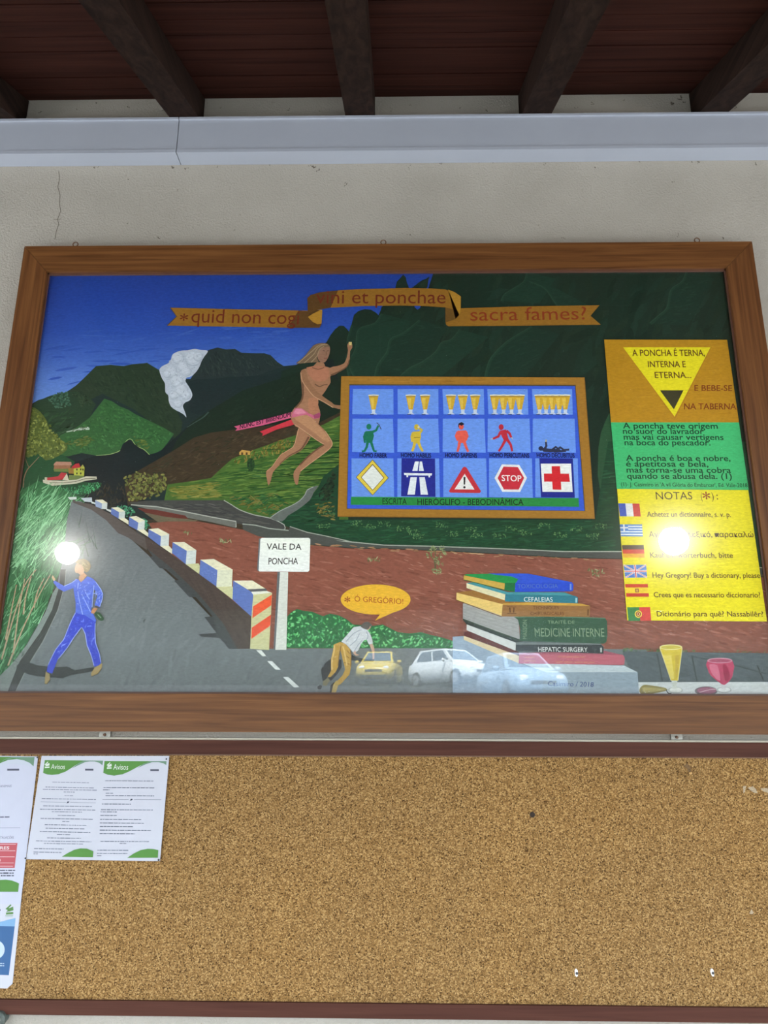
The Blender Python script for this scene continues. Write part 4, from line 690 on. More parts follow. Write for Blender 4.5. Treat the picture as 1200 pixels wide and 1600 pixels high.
GT = (122, 142, 112); P.text('TRAITÉ DE', *k5([(640, 368)])[0], *k5([(803, 368)])[0], 5, GT, -0.004); P.text('MEDICINE INTERNE', *k5([(563, 445)])[0], *k5([(982, 446)])[0], 13, GT, -0.008); P.text('MASSON', *k5([(514, 460)])[0], *k5([(512, 345)])[0], -6.5, GT, 0, 0, True)
P.poly(k5([(88, 178), (190, 166), (400, 225), (840, 246), (895, 258), (368, 252)]), (150, 106, 52)); P.poly(k5([(90, 180), (369, 250), (362, 320), (88, 222)]), (218, 186, 112)); P.poly(k5([(368, 246), (640, 234), (840, 246), (895, 260), (370, 256)]), (196, 152, 66)); P.poly(k5([(368, 252), (895, 260), (893, 326), (361, 324)]), (146, 104, 60)); P.stroke(k5([(88, 224), (362, 326)]), 1.2, (110, 76, 40))
for s_, a, b_, yb in (('TECHNIQUES', 553, 706, 280), ('CHIRURGICALES', 536, 738, 315)): P.text(s_, *k5([(a, yb)])[0], *k5([(b_, yb)])[0], 5, (100, 66, 38))
P.stroke(k5([(395, 264), (450, 266)]), 0.9, (100, 66, 38)); P.stroke(k5([(395, 305), (450, 306)]), 0.9, (100, 66, 38)); P.stroke(k5([(410, 270), (414, 300)]), 2.4, (100, 66, 38)); P.stroke(k5([(436, 270), (434, 300)]), 2.0, (100, 66, 38)); P.stroke(k5([(884, 280), (882, 318)]), 2.4, (110, 72, 40))
P.poly(k5([(150, 122), (190, 118), (400, 176), (740, 178), (815, 205), (384, 200)]), (72, 142, 150)); P.poly(k5([(150, 123), (384, 190), (380, 226), (150, 152)]), (214, 204, 168)); P.poly(k5([(384, 190), (800, 198), (822, 208), (822, 244), (382, 234)]), (48, 116, 132)); P.text('CEFALEIAS', *k5([(497, 234)])[0], *k5([(670, 235)])[0], 7, (214, 222, 220), 0.0); P.stroke(k5([(812, 212), (812, 240)]), 2.6, (150, 190, 196))
P.poly(k5([(133, 74), (150, 68), (430, 64), (520, 65), (792, 118), (445, 128), (380, 126)]), (36, 138, 70)); P.poly(k5([(280, 64), (520, 65), (792, 118), (445, 126), (462, 98), (420, 82), (340, 74)]), (50, 84, 196)); P.poly(k5([(134, 76), (381, 124), (379, 162), (132, 102)]), (196, 158, 74)); P.poly(k5([(381, 122), (445, 121), (441, 176), (378, 166)]), (34, 108, 62)); P.poly(k5([(445, 121), (785, 118), (795, 130), (793, 168), (780, 172), (441, 176)]), (44, 76, 190))
P.text('TOXICOLOGIA', *k5([(458, 154)])[0], *k5([(702, 152)])[0], 6.6, (84, 112, 176), -0.002); P.stroke(k5([(778, 126), (778, 164)]), 2.6, (110, 140, 210)); P.stroke(k5([(134, 102), (379, 164)]), 1.0, (30, 96, 56))
# --- man in blue by the canes
mz = lambda pts: Z(60, 860, 7.2727, pts)
for a, b_ in (([(-20, 1020)], 0), ): pass
for q in ([(4, 1030), (24, 960), (40, 915), (58, 890)], [(10, 1000), (20, 950), (27, 915)], [(22, 1022), (30, 960), (40, 905)], [(14, 1040), (36, 985), (60, 935), (80, 898)], [(2, 990), (4, 960), (9, 930)], [(38, 960), (42, 930), (50, 902)], [(54, 950), (60, 925), (70, 905)]):
    P.stroke(q, (2.6, 1.2), (176, 160, 128), 4)
    for t in sm(q, 5, False)[::2]: P.stroke([(t[0] - 1.2, t[1] - .6), (t[0] + 1.2, t[1] + .4)], 0.9, (148, 84, 74))
P.poly(mz([(-230, 1300), (-100, 1270), (0, 1308), (180, 1330), (340, 1322), (380, 1340), (420, 1362), (520, 1345), (640, 1330), (640, 1372), (540, 1392), (420, 1412), (340, 1432), (285, 1456), (170, 1446), (0, 1432), (-110, 1410), (-240, 1330)]), (58, 60, 60))
JB, JL, TB = (84, 108, 206), (150, 170, 230), (58, 72, 192)
P.poly(mz([(430, 706), (545, 736), (660, 800), (655, 900), (662, 1050), (702, 1170), (722, 1272), (692, 1312), (640, 1322), (600, 1182), (560, 1082), (540, 952), (502, 872), (470, 912), (400, 1002), (330, 1112), (232, 1232), (166, 1402), (104, 1380), (118, 1300), (200, 1130), (290, 1020), (330, 920), (380, 800)]), TB)
for q in ([(430, 712), (384, 800), (334, 920), (294, 1018), (204, 1130), (122, 1300)], [(500, 876), (470, 914), (402, 1004), (334, 1112), (236, 1232)], [(505, 880), (542, 955), (562, 1082), (604, 1182), (640, 1310)], [(655, 830), (652, 900), (656, 1050), (700, 1172), (716, 1270)]): P.stroke(mz(q), 1.2, (146, 160, 226), 2)
P.dabs(mz([(440, 740), (640, 810), (650, 1050), (690, 1260), (620, 1180), (540, 900), (480, 860), (330, 1080), (140, 1360), (220, 1150), (350, 930)]), 70, 6, 1.2, 60, [(84, 104, 214), (52, 62, 176), (104, 124, 222)], 40, jit=6)
P.poly(mz([(395, 358), (440, 328), (480, 342), (520, 345), (565, 298), (622, 322), (655, 372), (632, 440), (618, 560), (608, 680), (668, 800), (650, 812), (540, 742), (430, 712), (432, 600), (408, 450)]), JB, 1)
P.poly(mz([(440, 326), (398, 366), (300, 408), (192, 344), (178, 368), (230, 434), (300, 472), (404, 432), (430, 380)]), JB, 1); P.poly(mz([(618, 316), (662, 362), (742, 500), (702, 640), (718, 656), (668, 642), (648, 620), (682, 500), (628, 430)]), JB, 1)
for q in ([(462, 372), (456, 470), (480, 600), (512, 732)], [(440, 330), (396, 366), (302, 410)], [(660, 364), (740, 500), (704, 640)], [(640, 400), (628, 520), (618, 650)], [(500, 500), (560, 620), (600, 700)], [(520, 440), (590, 560)]): P.stroke(mz(q), 1.2, JL, 3)
P.dabs(mz([(420, 380), (620, 330), (620, 600), (600, 690), (450, 690)]), 60, 6, 1.2, 60, [(104, 130, 218), (74, 94, 196), (130, 154, 228)], 40, jit=6); P.dabs(mz([(640, 380), (730, 500), (700, 620), (660, 610)]), 24, 5, 1.1, 40, [(140, 160, 228), (90, 112, 206)], 40, jit=6)
P.poly(mz([(648, 640), (668, 630), (716, 656), (690, 664)]), (88, 84, 92)); P.poly(mz([(612, 690), (640, 652), (682, 664), (640, 722), (605, 716)]), (186, 130, 92)); P.poly(mz([(645, 712), (700, 708), (750, 768), (742, 800), (700, 798), (660, 756)]), (52, 82, 56), 2); P.stroke(mz([(680, 730), (720, 770)]), 1.4, (120, 150, 120))
P.poly(mz([(180, 352), (160, 310), (172, 285), (204, 330), (196, 348)]), (200, 168, 130), 1)
P.poly(mz([(470, 300), (520, 250), (560, 290), (520, 340), (492, 366), (470, 340)]), (198, 148, 112)); P.poly(mz([(426, 190), (440, 160), (480, 140), (526, 170), (530, 230), (516, 270), (482, 282), (460, 262), (432, 258), (420, 222)]), (204, 160, 128), 2)
P.poly(mz([(430, 150), (460, 112), (520, 100), (574, 124), (602, 170), (596, 214), (562, 252), (532, 240), (514, 190), (480, 150)]), (150, 128, 88), 2); P.dabs(mz([(440, 140), (520, 104), (596, 160), (570, 240), (525, 200)]), 30, 5, 1.1, -40, [(176, 154, 108), (128, 108, 74)], 30, jit=6)
P.poly(mz([(95, 1376), (138, 1410), (142, 1470), (104, 1520), (80, 1512), (85, 1450)]), (158, 138, 96), 1); P.poly(mz([(645, 1338), (700, 1304), (736, 1284), (728, 1340), (684, 1402), (612, 1434), (606, 1400)]), (164, 140, 92), 1); P.stroke(mz([(612, 1434), (684, 1404), (728, 1342)]), 1.0, (84, 70, 48)); P.stroke(mz([(80, 1514), (104, 1522), (142, 1472)]), 1.0, (84, 70, 48))
# --- man leaning forward
n8 = lambda pts: Z(490, 950, 7.5, pts)
P.poly(n8([(90, 720), (140, 645), (215, 590), (330, 610), (330, 700), (270, 790), (200, 860), (110, 860), (96, 780)]), (56, 56, 60), 1); P.poly(n8([(430, 540), (520, 585), (620, 602), (715, 602), (700, 628), (560, 632), (440, 612)]), (54, 56, 60), 1)
P.poly(n8([(108, 905), (112, 860), (172, 818), (196, 850), (150, 915)]), (128, 120, 96), 1); P.poly(n8([(45, 920), (80, 902), (102, 915), (88, 955), (52, 952)]), (50, 48, 48), 1); P.poly(n8([(192, 990), (200, 910), (240, 870), (262, 880), (220, 1000)]), (52, 48, 46)); P.poly(n8([(212, 992), (232, 900), (270, 848), (304, 872), (262, 992)]), (180, 152, 84), 1)
TY = (188, 148, 70)
P.poly(n8([(238, 432), (312, 400), (372, 420), (432, 490), (446, 560), (440, 690), (422, 780), (330, 882), (300, 905), (284, 850), (342, 790), (372, 720), (332, 560), (316, 492), (302, 560), (290, 690), (260, 752), (200, 812), (166, 812), (210, 730), (206, 600), (230, 500)]), TY, 1)
for q in ([(316, 480), (300, 560), (288, 680)], [(320, 450), (314, 500)], [(430, 500), (442, 570), (436, 690)], [(390, 500), (430, 540)], [(380, 560), (420, 590)], [(360, 640), (420, 660)]): P.stroke(n8(q), 1.4, (136, 100, 44), 2)
for q in ([(244, 440), (240, 520), (216, 610), (216, 730)], [(345, 450), (372, 560), (392, 680)]): P.stroke(n8(q), 2.2, (214, 178, 104), 2)
P.poly(n8([(326, 396), (400, 310), (470, 228), (562, 214), (620, 250), (662, 300), (692, 382), (692, 426), (648, 428), (622, 372), (592, 380), (560, 420), (522, 502), (470, 532), (432, 482), (382, 428)]), (196, 198, 202), 1)
for q in ([(380, 400), (470, 300), (560, 260)], [(430, 440), (500, 380), (540, 300)], [(622, 372), (640, 330), (620, 280)], [(470, 520), (520, 440), (570, 380)]): P.stroke(n8(q), 1.4, (158, 162, 172), 2)
P.poly(n8([(655, 428), (692, 422), (714, 482), (712, 602), (692, 606), (690, 522)]), (196, 158, 138)); P.poly(n8([(462, 528), (490, 498), (500, 540), (540, 552), (500, 562), (478, 546)]), (196, 158, 138))
P.poly(n8([(600, 250), (640, 262), (668, 236), (676, 210), (640, 200)]), (188, 150, 128)); P.poly(n8([(552, 222), (568, 192), (600, 168), (644, 164), (684, 200), (690, 222), (660, 216), (650, 244), (620, 256), (585, 244)]), (98, 92, 88), 1)
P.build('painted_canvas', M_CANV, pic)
# ------------------------------------------------------------------ cork board
yB = -0.024; yK = -0.014; bx0, bx1 = -1.95, 2.05
tz1, tz0 = PX(600, 1157.5, yB).z, PX(600, 1180, yB).z
lz1, lz0 = PX(600, 1568.5, yB).z, PX(600, 1592, yB).z
board = tag(empty('cork_board', (0, 0, lz0)), 'wide cork notice board in a dark brown frame under the painting', 'notice board')
bm = bmesh.new(); box(bm, bx0 + 0.01, bx1 - 0.01, yK, -0.003, lz0 + 0.01, tz1 - 0.01); obj('cork_panel', bm, M_CORK, board)
for nm, q in (('top_rail', (bx0, bx1, tz0, tz1)), ('bottom_rail', (bx0, bx1, lz0, lz1)), ('side_rail', (bx0, bx0 + 0.045, lz1, tz0)), ('side_rail', (bx1 - 0.045, bx1, lz1, tz0))):
    bm = bmesh.new(); box(bm, q[0], q[1], yB, -0.001, q[2], q[3]); obj(nm, bm, M_CFR, board, bevel=0.0025)
bm = bmesh.new(); box(bm, bx0 + 0.03, bx1 - 0.03, yK - 0.003, yK + 0.001, tz0 - 0.004, tz0 + 0.002); obj('painted_shade_strip', bm, M_RUST, board)  # added strip, its dark brown stands in for shade under the top rail

bm = bmesh.new(); box(bm, bx0, bx1, -0.014, -0.0005, tz1 + 0.0002, tz1 + 0.0058); obj('sealant_bead', bm, m_plain('cream_sealant', (0.52, 0.48, 0.38), 0.6, 0.06, 40), board, bevel=0.0015)

# ------------------------------------------------------------------ paper notices
def sheet(name, px4, y, label, group='paper notices pinned to the cork board', thick=0.0006):
    q = [PX(x, yy, y) for x, yy in px4]
    cx = sum(v.x for v in q) / 4; cz = sum(v.z for v in q) / 4
    bm = bmesh.new(); prism(bm, [(v.x, v.z) for v in q], 'y', y + 0.00005, y + thick)
    o = tag(obj(name, bm, M_SHEET, None), label, 'notice', group)
    return o
M_SHEET = m_plain('white_paper', (0.375, 0.378, 0.425), 0.7, 0.02, 8, spec=0.3)
def words(K, x0, y0, x1, y1, h, c, seed):
    """a line too small to read: word-long grey dashes"""
    rr = random.Random(seed); L = math.hypot(x1 - x0, y1 - y0); t = 0
    while t < L:
        wl = min(rr.uniform(2.0, 8.5), L - t); a, b = t / L, (t + wl) / L; t += wl + rr.uniform(0.7, 1.1)
        if wl < 0.8: continue
        K.stroke([(x0 + (x1 - x0) * a, y0 + (y1 - y0) * a), (x0 + (x1 - x0) * b, y0 + (y1 - y0) * b)], h * rr.uniform(.75, 1.1), c)
GN, GN2, GY, DK = (92, 148, 66), (118, 156, 128), (150, 154, 168), (86, 88, 104)
def house(K, f, x, y, s, c):
    K.poly(f([(x, y + 4 * s), (x + 4.5 * s, y), (x + 5 * s, y + 1 * s), (x + 2.5 * s, y + 3.6 * s), (x + 6.5 * s, y + 2 * s), (x + 6.8 * s, y + 5.2 * s), (x + 3.2 * s, y + 6.2 * s), (x + .6 * s, y + 6.4 * s), (x + 2.0 * s, y + 5 * s)]), c)
    K.poly(f([(x + .5 * s, y + 7 * s), (x + 6.6 * s, y + 6.6 * s), (x + 6.6 * s, y + 8.4 * s), (x + .5 * s, y + 8.8 * s)]), c)
# the wide two-page sheet
yA = -0.0205
a3 = sheet('notice_sheet', [(65, 1181), (264.5, 1181), (250, 1345.5), (41, 1342.5)], yA, 'wide white sheet with two printed pages headed Avisos, right of the other notices')
K = Paint(yA, (-9, 9, -9, 9), 0.545, 4e-6)
e1 = lambda p: Z(0, 1175, 8, p); e2 = lambda p: Z(150, 1175, 9.146, p)
K.poly(e1([(560, 102), (1075, 106), (990, 135), (900, 195), (820, 245), (730, 278), (650, 287), (590, 280), (538, 262)]), GN)
K.poly(e1([(1000, 106), (1290, 108), (1280, 165), (1240, 135), (1180, 118), (1120, 118), (1060, 128), (960, 175), (900, 205), (980, 140), (1050, 112)]), GN2)
K.poly(e2([(122, 128), (800, 130), (700, 160), (600, 210), (480, 275), (380, 318), (260, 338), (170, 325), (103, 298)]), GN)
K.poly(e2([(720, 130), (1008, 130), (1004, 186), (960, 160), (890, 145), (800, 146), (700, 180), (590, 230), (680, 165), (780, 134)]), GN2)
house(K, e1, 556, 118, 9.5, (226, 234, 222)); K.text('Avisos', *e1([(636, 212)])[0], *e1([(808, 214)])[0], 7.6, (232, 238, 228), 0.0)
house(K, e2, 150, 145, 11, (226, 234, 222)); K.text('Avisos', *e2([(246, 252)])[0], *e2([(458, 254)])[0], 8.6, (232, 238, 228), 0.0)
K.stroke(e1([(1064, 220), (1168, 221)]), 2.8, DK); K.stroke(e2([(776, 260), (898, 260)]), 2.8, DK)
for i, (x0, y, x1) in enumerate([(655, 376, 1112), (570, 438, 1185), (536, 466, 1210), (796, 500, 934), (806, 545, 914), (522, 582, 1200), (540, 672, 1150), (500, 714, 1192), (648, 745, 1035), (722, 792, 940), (508, 830, 1160), (780, 868, 874), (560, 908, 1085), (572, 952, 1056), (500, 994, 1130), (712, 1030, 892), (590, 1072, 1012), (452, 1110, 1142), (552, 1142, 1040), (428, 1206, 796), (420, 1250, 770), (420, 1272, 474)]):
    g_ = GY if i in (0, 4, 17, 18) else (124, 128, 144); words(K, *e1([(x0, y)])[0], *e1([(x1, y + (x1 - x0) * .018)])[0], 1.15, g_, i)
for i, (x0, y, x1) in enumerate([(134, 410, 834), (108, 508, 842), (102, 540, 195), (140, 588, 246), (138, 624, 832), (86, 742, 500), (72, 824, 815), (66, 855, 300), (64, 906, 298), (60, 962, 652), (56, 1014, 692), (58, 1064, 528), (56, 1116, 790), (54, 1166, 560), (66, 1276, 760), (340, 1306, 440), (22, 1402, 470), (18, 1448, 450), (18, 1480, 80)]):
    g_ = GY if i in (0, 14, 15) else (124, 128, 144); words(K, *e2([(x0, y)])[0], *e2([(x1, y + (x1 - x0) * .006)])[0], 1.15, g_, 50 + i)
K.stroke(e1([(512, 622), (826, 628)]), .6, GY); K.stroke(e1([(880, 630), (1200, 636)]), .6, GY); K.poly(e1([(832, 642), (846, 618), (868, 618), (860, 636)]), DK)
K.stroke(e2([(96, 680), (470, 681)]), .6, GY); K.stroke(e2([(545, 681), (935, 682)]), .6, GY); K.poly(e2([(486, 692), (502, 668), (528, 672), (516, 690)]), DK)
K.poly(e1([(775, 1308), (850, 1262), (930, 1222), (1010, 1204), (1090, 1208), (1168, 1240), (1162, 1314)]), GN); K.poly(e2([(448, 1512), (540, 1450), (640, 1402), (740, 1382), (820, 1386), (893, 1402), (886, 1510)]), GN)
K.build('printing', M_PAPER, a3)
# left sheet, cut by the photo's edge
yA = -0.0165
s1 = sheet('notice_sheet', [(-53, 1180), (59.5, 1182), (32, 1413.5), (-92, 1410)], yA, 'white notice with a red panel and green corner, cut by the left edge')
K = Paint(yA, (-9, 9, -9, 9), 0.545, 4e-6); e3 = lambda p: Z(0, 1300, 13.333, p)
K.poly([(-52, 1180.5), (58.9, 1182.5), (31.6, 1413), (-91, 1409.5)], (213, 215, 233))
K.poly(e1([(-330, 58), (430, 62), (418, 178), (360, 132), (290, 105), (210, 92), (130, 98), (60, 118), (0, 142), (-120, 200), (-360, 250)]), GN)
K.poly(e1([(160, 62), (432, 62), (420, 178), (350, 120), (260, 88), (160, 78), (60, 100), (0, 132), (60, 88)]), GN2); K.poly(e1([(0, 140), (100, 100), (210, 88), (300, 104), (370, 135), (416, 176), (414, 192), (300, 160), (100, 150), (0, 170)]), (210, 216, 230))
K.stroke(e1([(90, 221), (240, 220)]), 2.9, DK); K.text('ANIMAIS', *e1([(0, 441)])[0], *e1([(143, 439)])[0], 3.6, (120, 124, 136), 0.0)
words(K, *e1([(0, 814)])[0], *e1([(118, 812)])[0], 1.5, DK, 5); K.stroke(e1([(-300, 952), (252, 948)]), .6, GY); K.text('TALAÇÕES', *e3([(0, 138)])[0], *e3([(285, 140)])[0], 3.8, (110, 114, 126), 0.0)
K.poly(e3([(-900, 230), (365, 230), (305, 748), (-900, 748)]), (200, 92, 102))
for y, x1 in ((258, 330), (392, 318), (518, 305), (645, 285), (712, 272)): K.stroke(e3([(-850, y - 4), (x1, y)]), .9, (236, 196, 200))
K.text('RES', *e3([(0, 362)])[0], *e3([(188, 362)])[0], 4.6, (240, 226, 228), 0.02); K.stroke(e3([(0, 560), (4, 610)]), 1, (240, 226, 228))
for k, (y, x0, x1) in enumerate(((800, 0, 315), (856, 0, 285), (910, 20, 290))): words(K, *e3([(x0, y)])[0], *e3([(x1, y)])[0], 2.0, DK, 70 + k)
K.poly(e3([(-500, 1100), (-300, 1020), (0, 1000), (120, 992), (250, 1010), (340, 1045), (398, 1072), (378, 1248), (-600, 1245)]), GN)
K.build('printing', M_PAPER, s1)
# blue notice below it
yA = -0.0152
s2 = sheet('notice_sheet', [(-85, 1392), (34, 1398), (19.5, 1537), (11, 1544.5)] + [(-110, 1541)], yA, 'white and blue notice with a green house emblem at the left edge')
K = Paint(yA, (-9, 9, -9, 9), 0.545, 4e-6); e4 = lambda p: Z(0, 1340, 4, p)
K.poly(e4([(-300, 480), (0, 402), (60, 386), (97, 378), (92, 432), (-300, 500)]), (136, 180, 222)); K.poly(e4([(-340, 440), (0, 428), (92, 430), (55, 735), (-380, 720)]), (62, 106, 158))
K.ell(*e4([(-25, 575)])[0], 13.5, 14.5, (206, 222, 236)); words(K, *e4([(-60, 660)])[0], *e4([(26, 662)])[0], 1.5, (200, 214, 230), 91); words(K, *e4([(-60, 674)])[0], *e4([(26, 676)])[0], 1.5, (200, 214, 230), 92)
house(K, e4, 34, 291, 7.4, (96, 142, 76)); K.stroke(e4([(33, 361), (82, 361)]), 1.2, (150, 178, 150)); K.stroke(e4([(33, 369), (80, 369)]), .8, (170, 190, 180)); K.ell(*e4([(0, 328)])[0], .9, 1.6, DK)
K.build('printing', M_PAPER, s2)

# ------------------------------------------------------------------ pins and small things on the board
def pin(px, py, m, r, label, group, y0, cone=False):
    c = PX(px, py, y0 - 0.003)
    bm = bmesh.new(); lathe(bm, [(0.0002, y0 - 0.0062), (r * .75, y0 - 0.0058), (r, y0 - 0.0042), (r * .55, y0 - 0.002), (r * .5, y0 - 0.0003)], (c.x, 0, c.z), 'y', 12)
    root = obj('push_pin', bm, m, None, smooth=True); tag(root, label, 'pin', group)
GP = 'black pins holding the Avisos sheet'
pin(58.5, 1183.5, M_BLACK, 0.0027, 'black pin between the two sheets at the upper left corner of the Avisos sheet', GP, -0.0206)
pin(40, 1341, M_BLACK, 0.0027, 'black pin at the lower left corner of the Avisos sheet', GP, -0.0206)
pin(260, 1186, M_BLACK, 0.0027, 'black pin in the upper right corner of the Avisos sheet', GP, -0.0206)
pin(248, 1343.5, M_BLACK, 0.0032, 'black pin in the lower right corner of the Avisos sheet', GP, -0.0206)
def wallplug(px, py, rot, label):
    c = PX(px, py, yK - 0.004); root = tag(empty('wall_plug', (c.x, yK, c.z)), label, 'wall plug', 'white plastic plugs low on the cork')
    bm = bmesh.new(); s = 0.0105; v = []
    pts = [(s * .55 * math.cos(rot + t) * k, s * math.sin(rot + t) * k) for t, k in ((0, .75), (.8, .95), (1.57, 1), (2.4, .9), (3.14, .7), (4.0, .95), (4.71, 1), (5.5, .9))]
    prism(bm, [(c.x + a, c.z + b) for a, b in pts], 'y', yK - 0.006, yK - 0.0002); obj('plug_collar', bm, M_WHITEP, root, bevel=0.001)
    bm = bmesh.new(); lathe(bm, [(0.0002, yK - 0.0085), (0.0036, yK - 0.008), (0.0042, yK - 0.0055)], (c.x + 0.001, 0, c.z - 0.001), 'y', 12); obj('screw_head', bm, M_BLACK, root, smooth=True)
wallplug(900.5, 1520, 0.0, 'diamond shaped white plug with a dark screw, left of the two low on the cork')
wallplug(1113, 1519.5, 0.5, 'rounded white plug with a dark screw, right of the two low on the cork')
c = PX(832, 1273, yK - 0.002); bm = bmesh.new()
lathe(bm, [(0.0085, yK - 0.0002), (0.0075, yK - 0.0016), (0.0045, yK - 0.0026), (0.0022, yK - 0.0012)], (c.x, 0, c.z), 'y', 16)
tag(obj('screw_hole', bm, m_plain('dark_hole_rim', (0.022, 0.012, 0.006), 0.9, 0.5, 250), None, smooth=True), 'dark ragged screw hole in the upper middle of the cork', 'hole')  # raised ring coloured near black to read as a hole
c = PX(1078, 1208, yK - 0.003); root = tag(empty('brass_nail', (c.x, yK, c.z)), 'brass nail with a dark smudge above it, near the upper right of the cork', 'nail')
bm = bmesh.new(); lathe(bm, [(0.0002, yK - 0.009), (0.0045, yK - 0.0085), (0.005, yK - 0.007), (0.0018, yK - 0.0065), (0.0018, yK - 0.0002)], (c.x, 0, c.z), 'y', 14)
obj('nail_head', bm, m_plain('old_brass', (0.40, 0.24, 0.09), 0.4, 0.2, 200, metal=0.7), root, smooth=True)
bm = bmesh.new(); prism(bm, [(c.x + dx * .001, c.z + dz * .001) for dx, dz in ((-16, 22), (-6, 12), (-2, 2), (4, 4), (6, 12), (2, 22), (-6, 28))], 'y', yK - 0.0006, yK - 0.0001); obj('smudge', bm, m_plain('smudged_cork', (0.11, 0.060, 0.022), 0.9, 0.4, 300), root)
def scrap(pts, label):
    bm = bmesh.new(); rr = random.Random(4)
    for poly in pts:
        q = [PX(x + rr.uniform(-.5, .5), y + rr.uniform(-.5, .5), yK) for x, y in poly]
        prism(bm, [(v.x, v.z) for v in q], 'y', yK - 0.0008, yK - 0.0001)
    tag(obj('paper_scrap', bm, M_SCRAP, None), label, 'paper scrap', 'torn scraps left on the cork')
M_SCRAP = m_plain('torn_paper', (0.30, 0.23, 0.15), 0.9, 0.35, 260)
scrap([[(1161, 1229), (1166, 1228), (1164, 1238), (1161, 1239)], [(1168, 1231), (1176, 1229), (1181, 1233), (1184, 1239), (1177, 1238), (1172, 1235)], [(1188, 1232), (1195, 1231), (1204, 1233), (1212, 1238), (1202, 1240), (1193, 1237)]], 'torn scrap of paper glued to the cork at its upper right edge')
scrap([[(1171, 1428), (1174, 1421), (1178, 1426), (1175, 1428)]], 'tiny torn speck of paper on the right side of the cork')
# end of a dark pipe under the board
c = PX(1, 1588, -0.02); root = tag(empty('pipe_fitting', (c.x, 0, c.z)), 'dark round pipe fitting just under the board at the left edge', 'pipe fitting')
bm = bmesh.new(); lathe(bm, [(0.016, -0.040), (0.0205, -0.036), (0.0205, -0.022), (0.017, -0.018), (0.017, -0.001)], (c.x, 0, c.z - 0.004), 'y', 20); obj('fitting_body', bm, m_plain('dark_green_metal', (0.06, 0.075, 0.065), 0.5, 0.3, 120), root, smooth=False)
bm = bmesh.new(); lathe(bm, [(0.010, -0.044), (0.012, -0.039)], (c.x, 0, c.z - 0.004), 'y', 6); obj('hex_nut', bm, M_METAL, root)

# ------------------------------------------------------------------ lamps under the roof, seen mirrored in the glass
M_LAMP = m_emit('lit_globe', (1.0, 0.97, 0.90), LAMP)
def lamp(px, py, yl, r, label):
    v = PX(px, py, -2 * 0.036 - yl); p = Vector((v.x, yl, v.z)); zr = zD + SL * yl
    root = tag(empty('globe_lamp', p), label, 'lamp', 'lit globe lamps hanging under the porch roof')
    bm = bmesh.new(); bmesh.ops.create_uvsphere(bm, u_segments=24, v_segments=14, radius=r); bmesh.ops.translate(bm, verts=bm.verts, vec=p); obj('globe', bm, M_LAMP, root, smooth=True)
    bm = bmesh.new(); lathe(bm, [(r * .55, r * .78), (r * .5, r * 1.15), (r * .2, r * 1.35), (0.006, r * 1.4), (0.006, zr - p.z - 0.02), (0.045, zr - p.z - 0.015), (0.05, zr - p.z - 0.002)], p, 'z', 18); obj('lamp_holder', bm, M_BLACK, root, smooth=False)
lamp(105, 864, -2.30, 0.073, 'lit globe lamp mirrored in the glass beside the head of the painted man in blue')
lamp(1053, 845, -2.30, 0.092, 'lit globe lamp mirrored in the glass over the yellow notes panel')

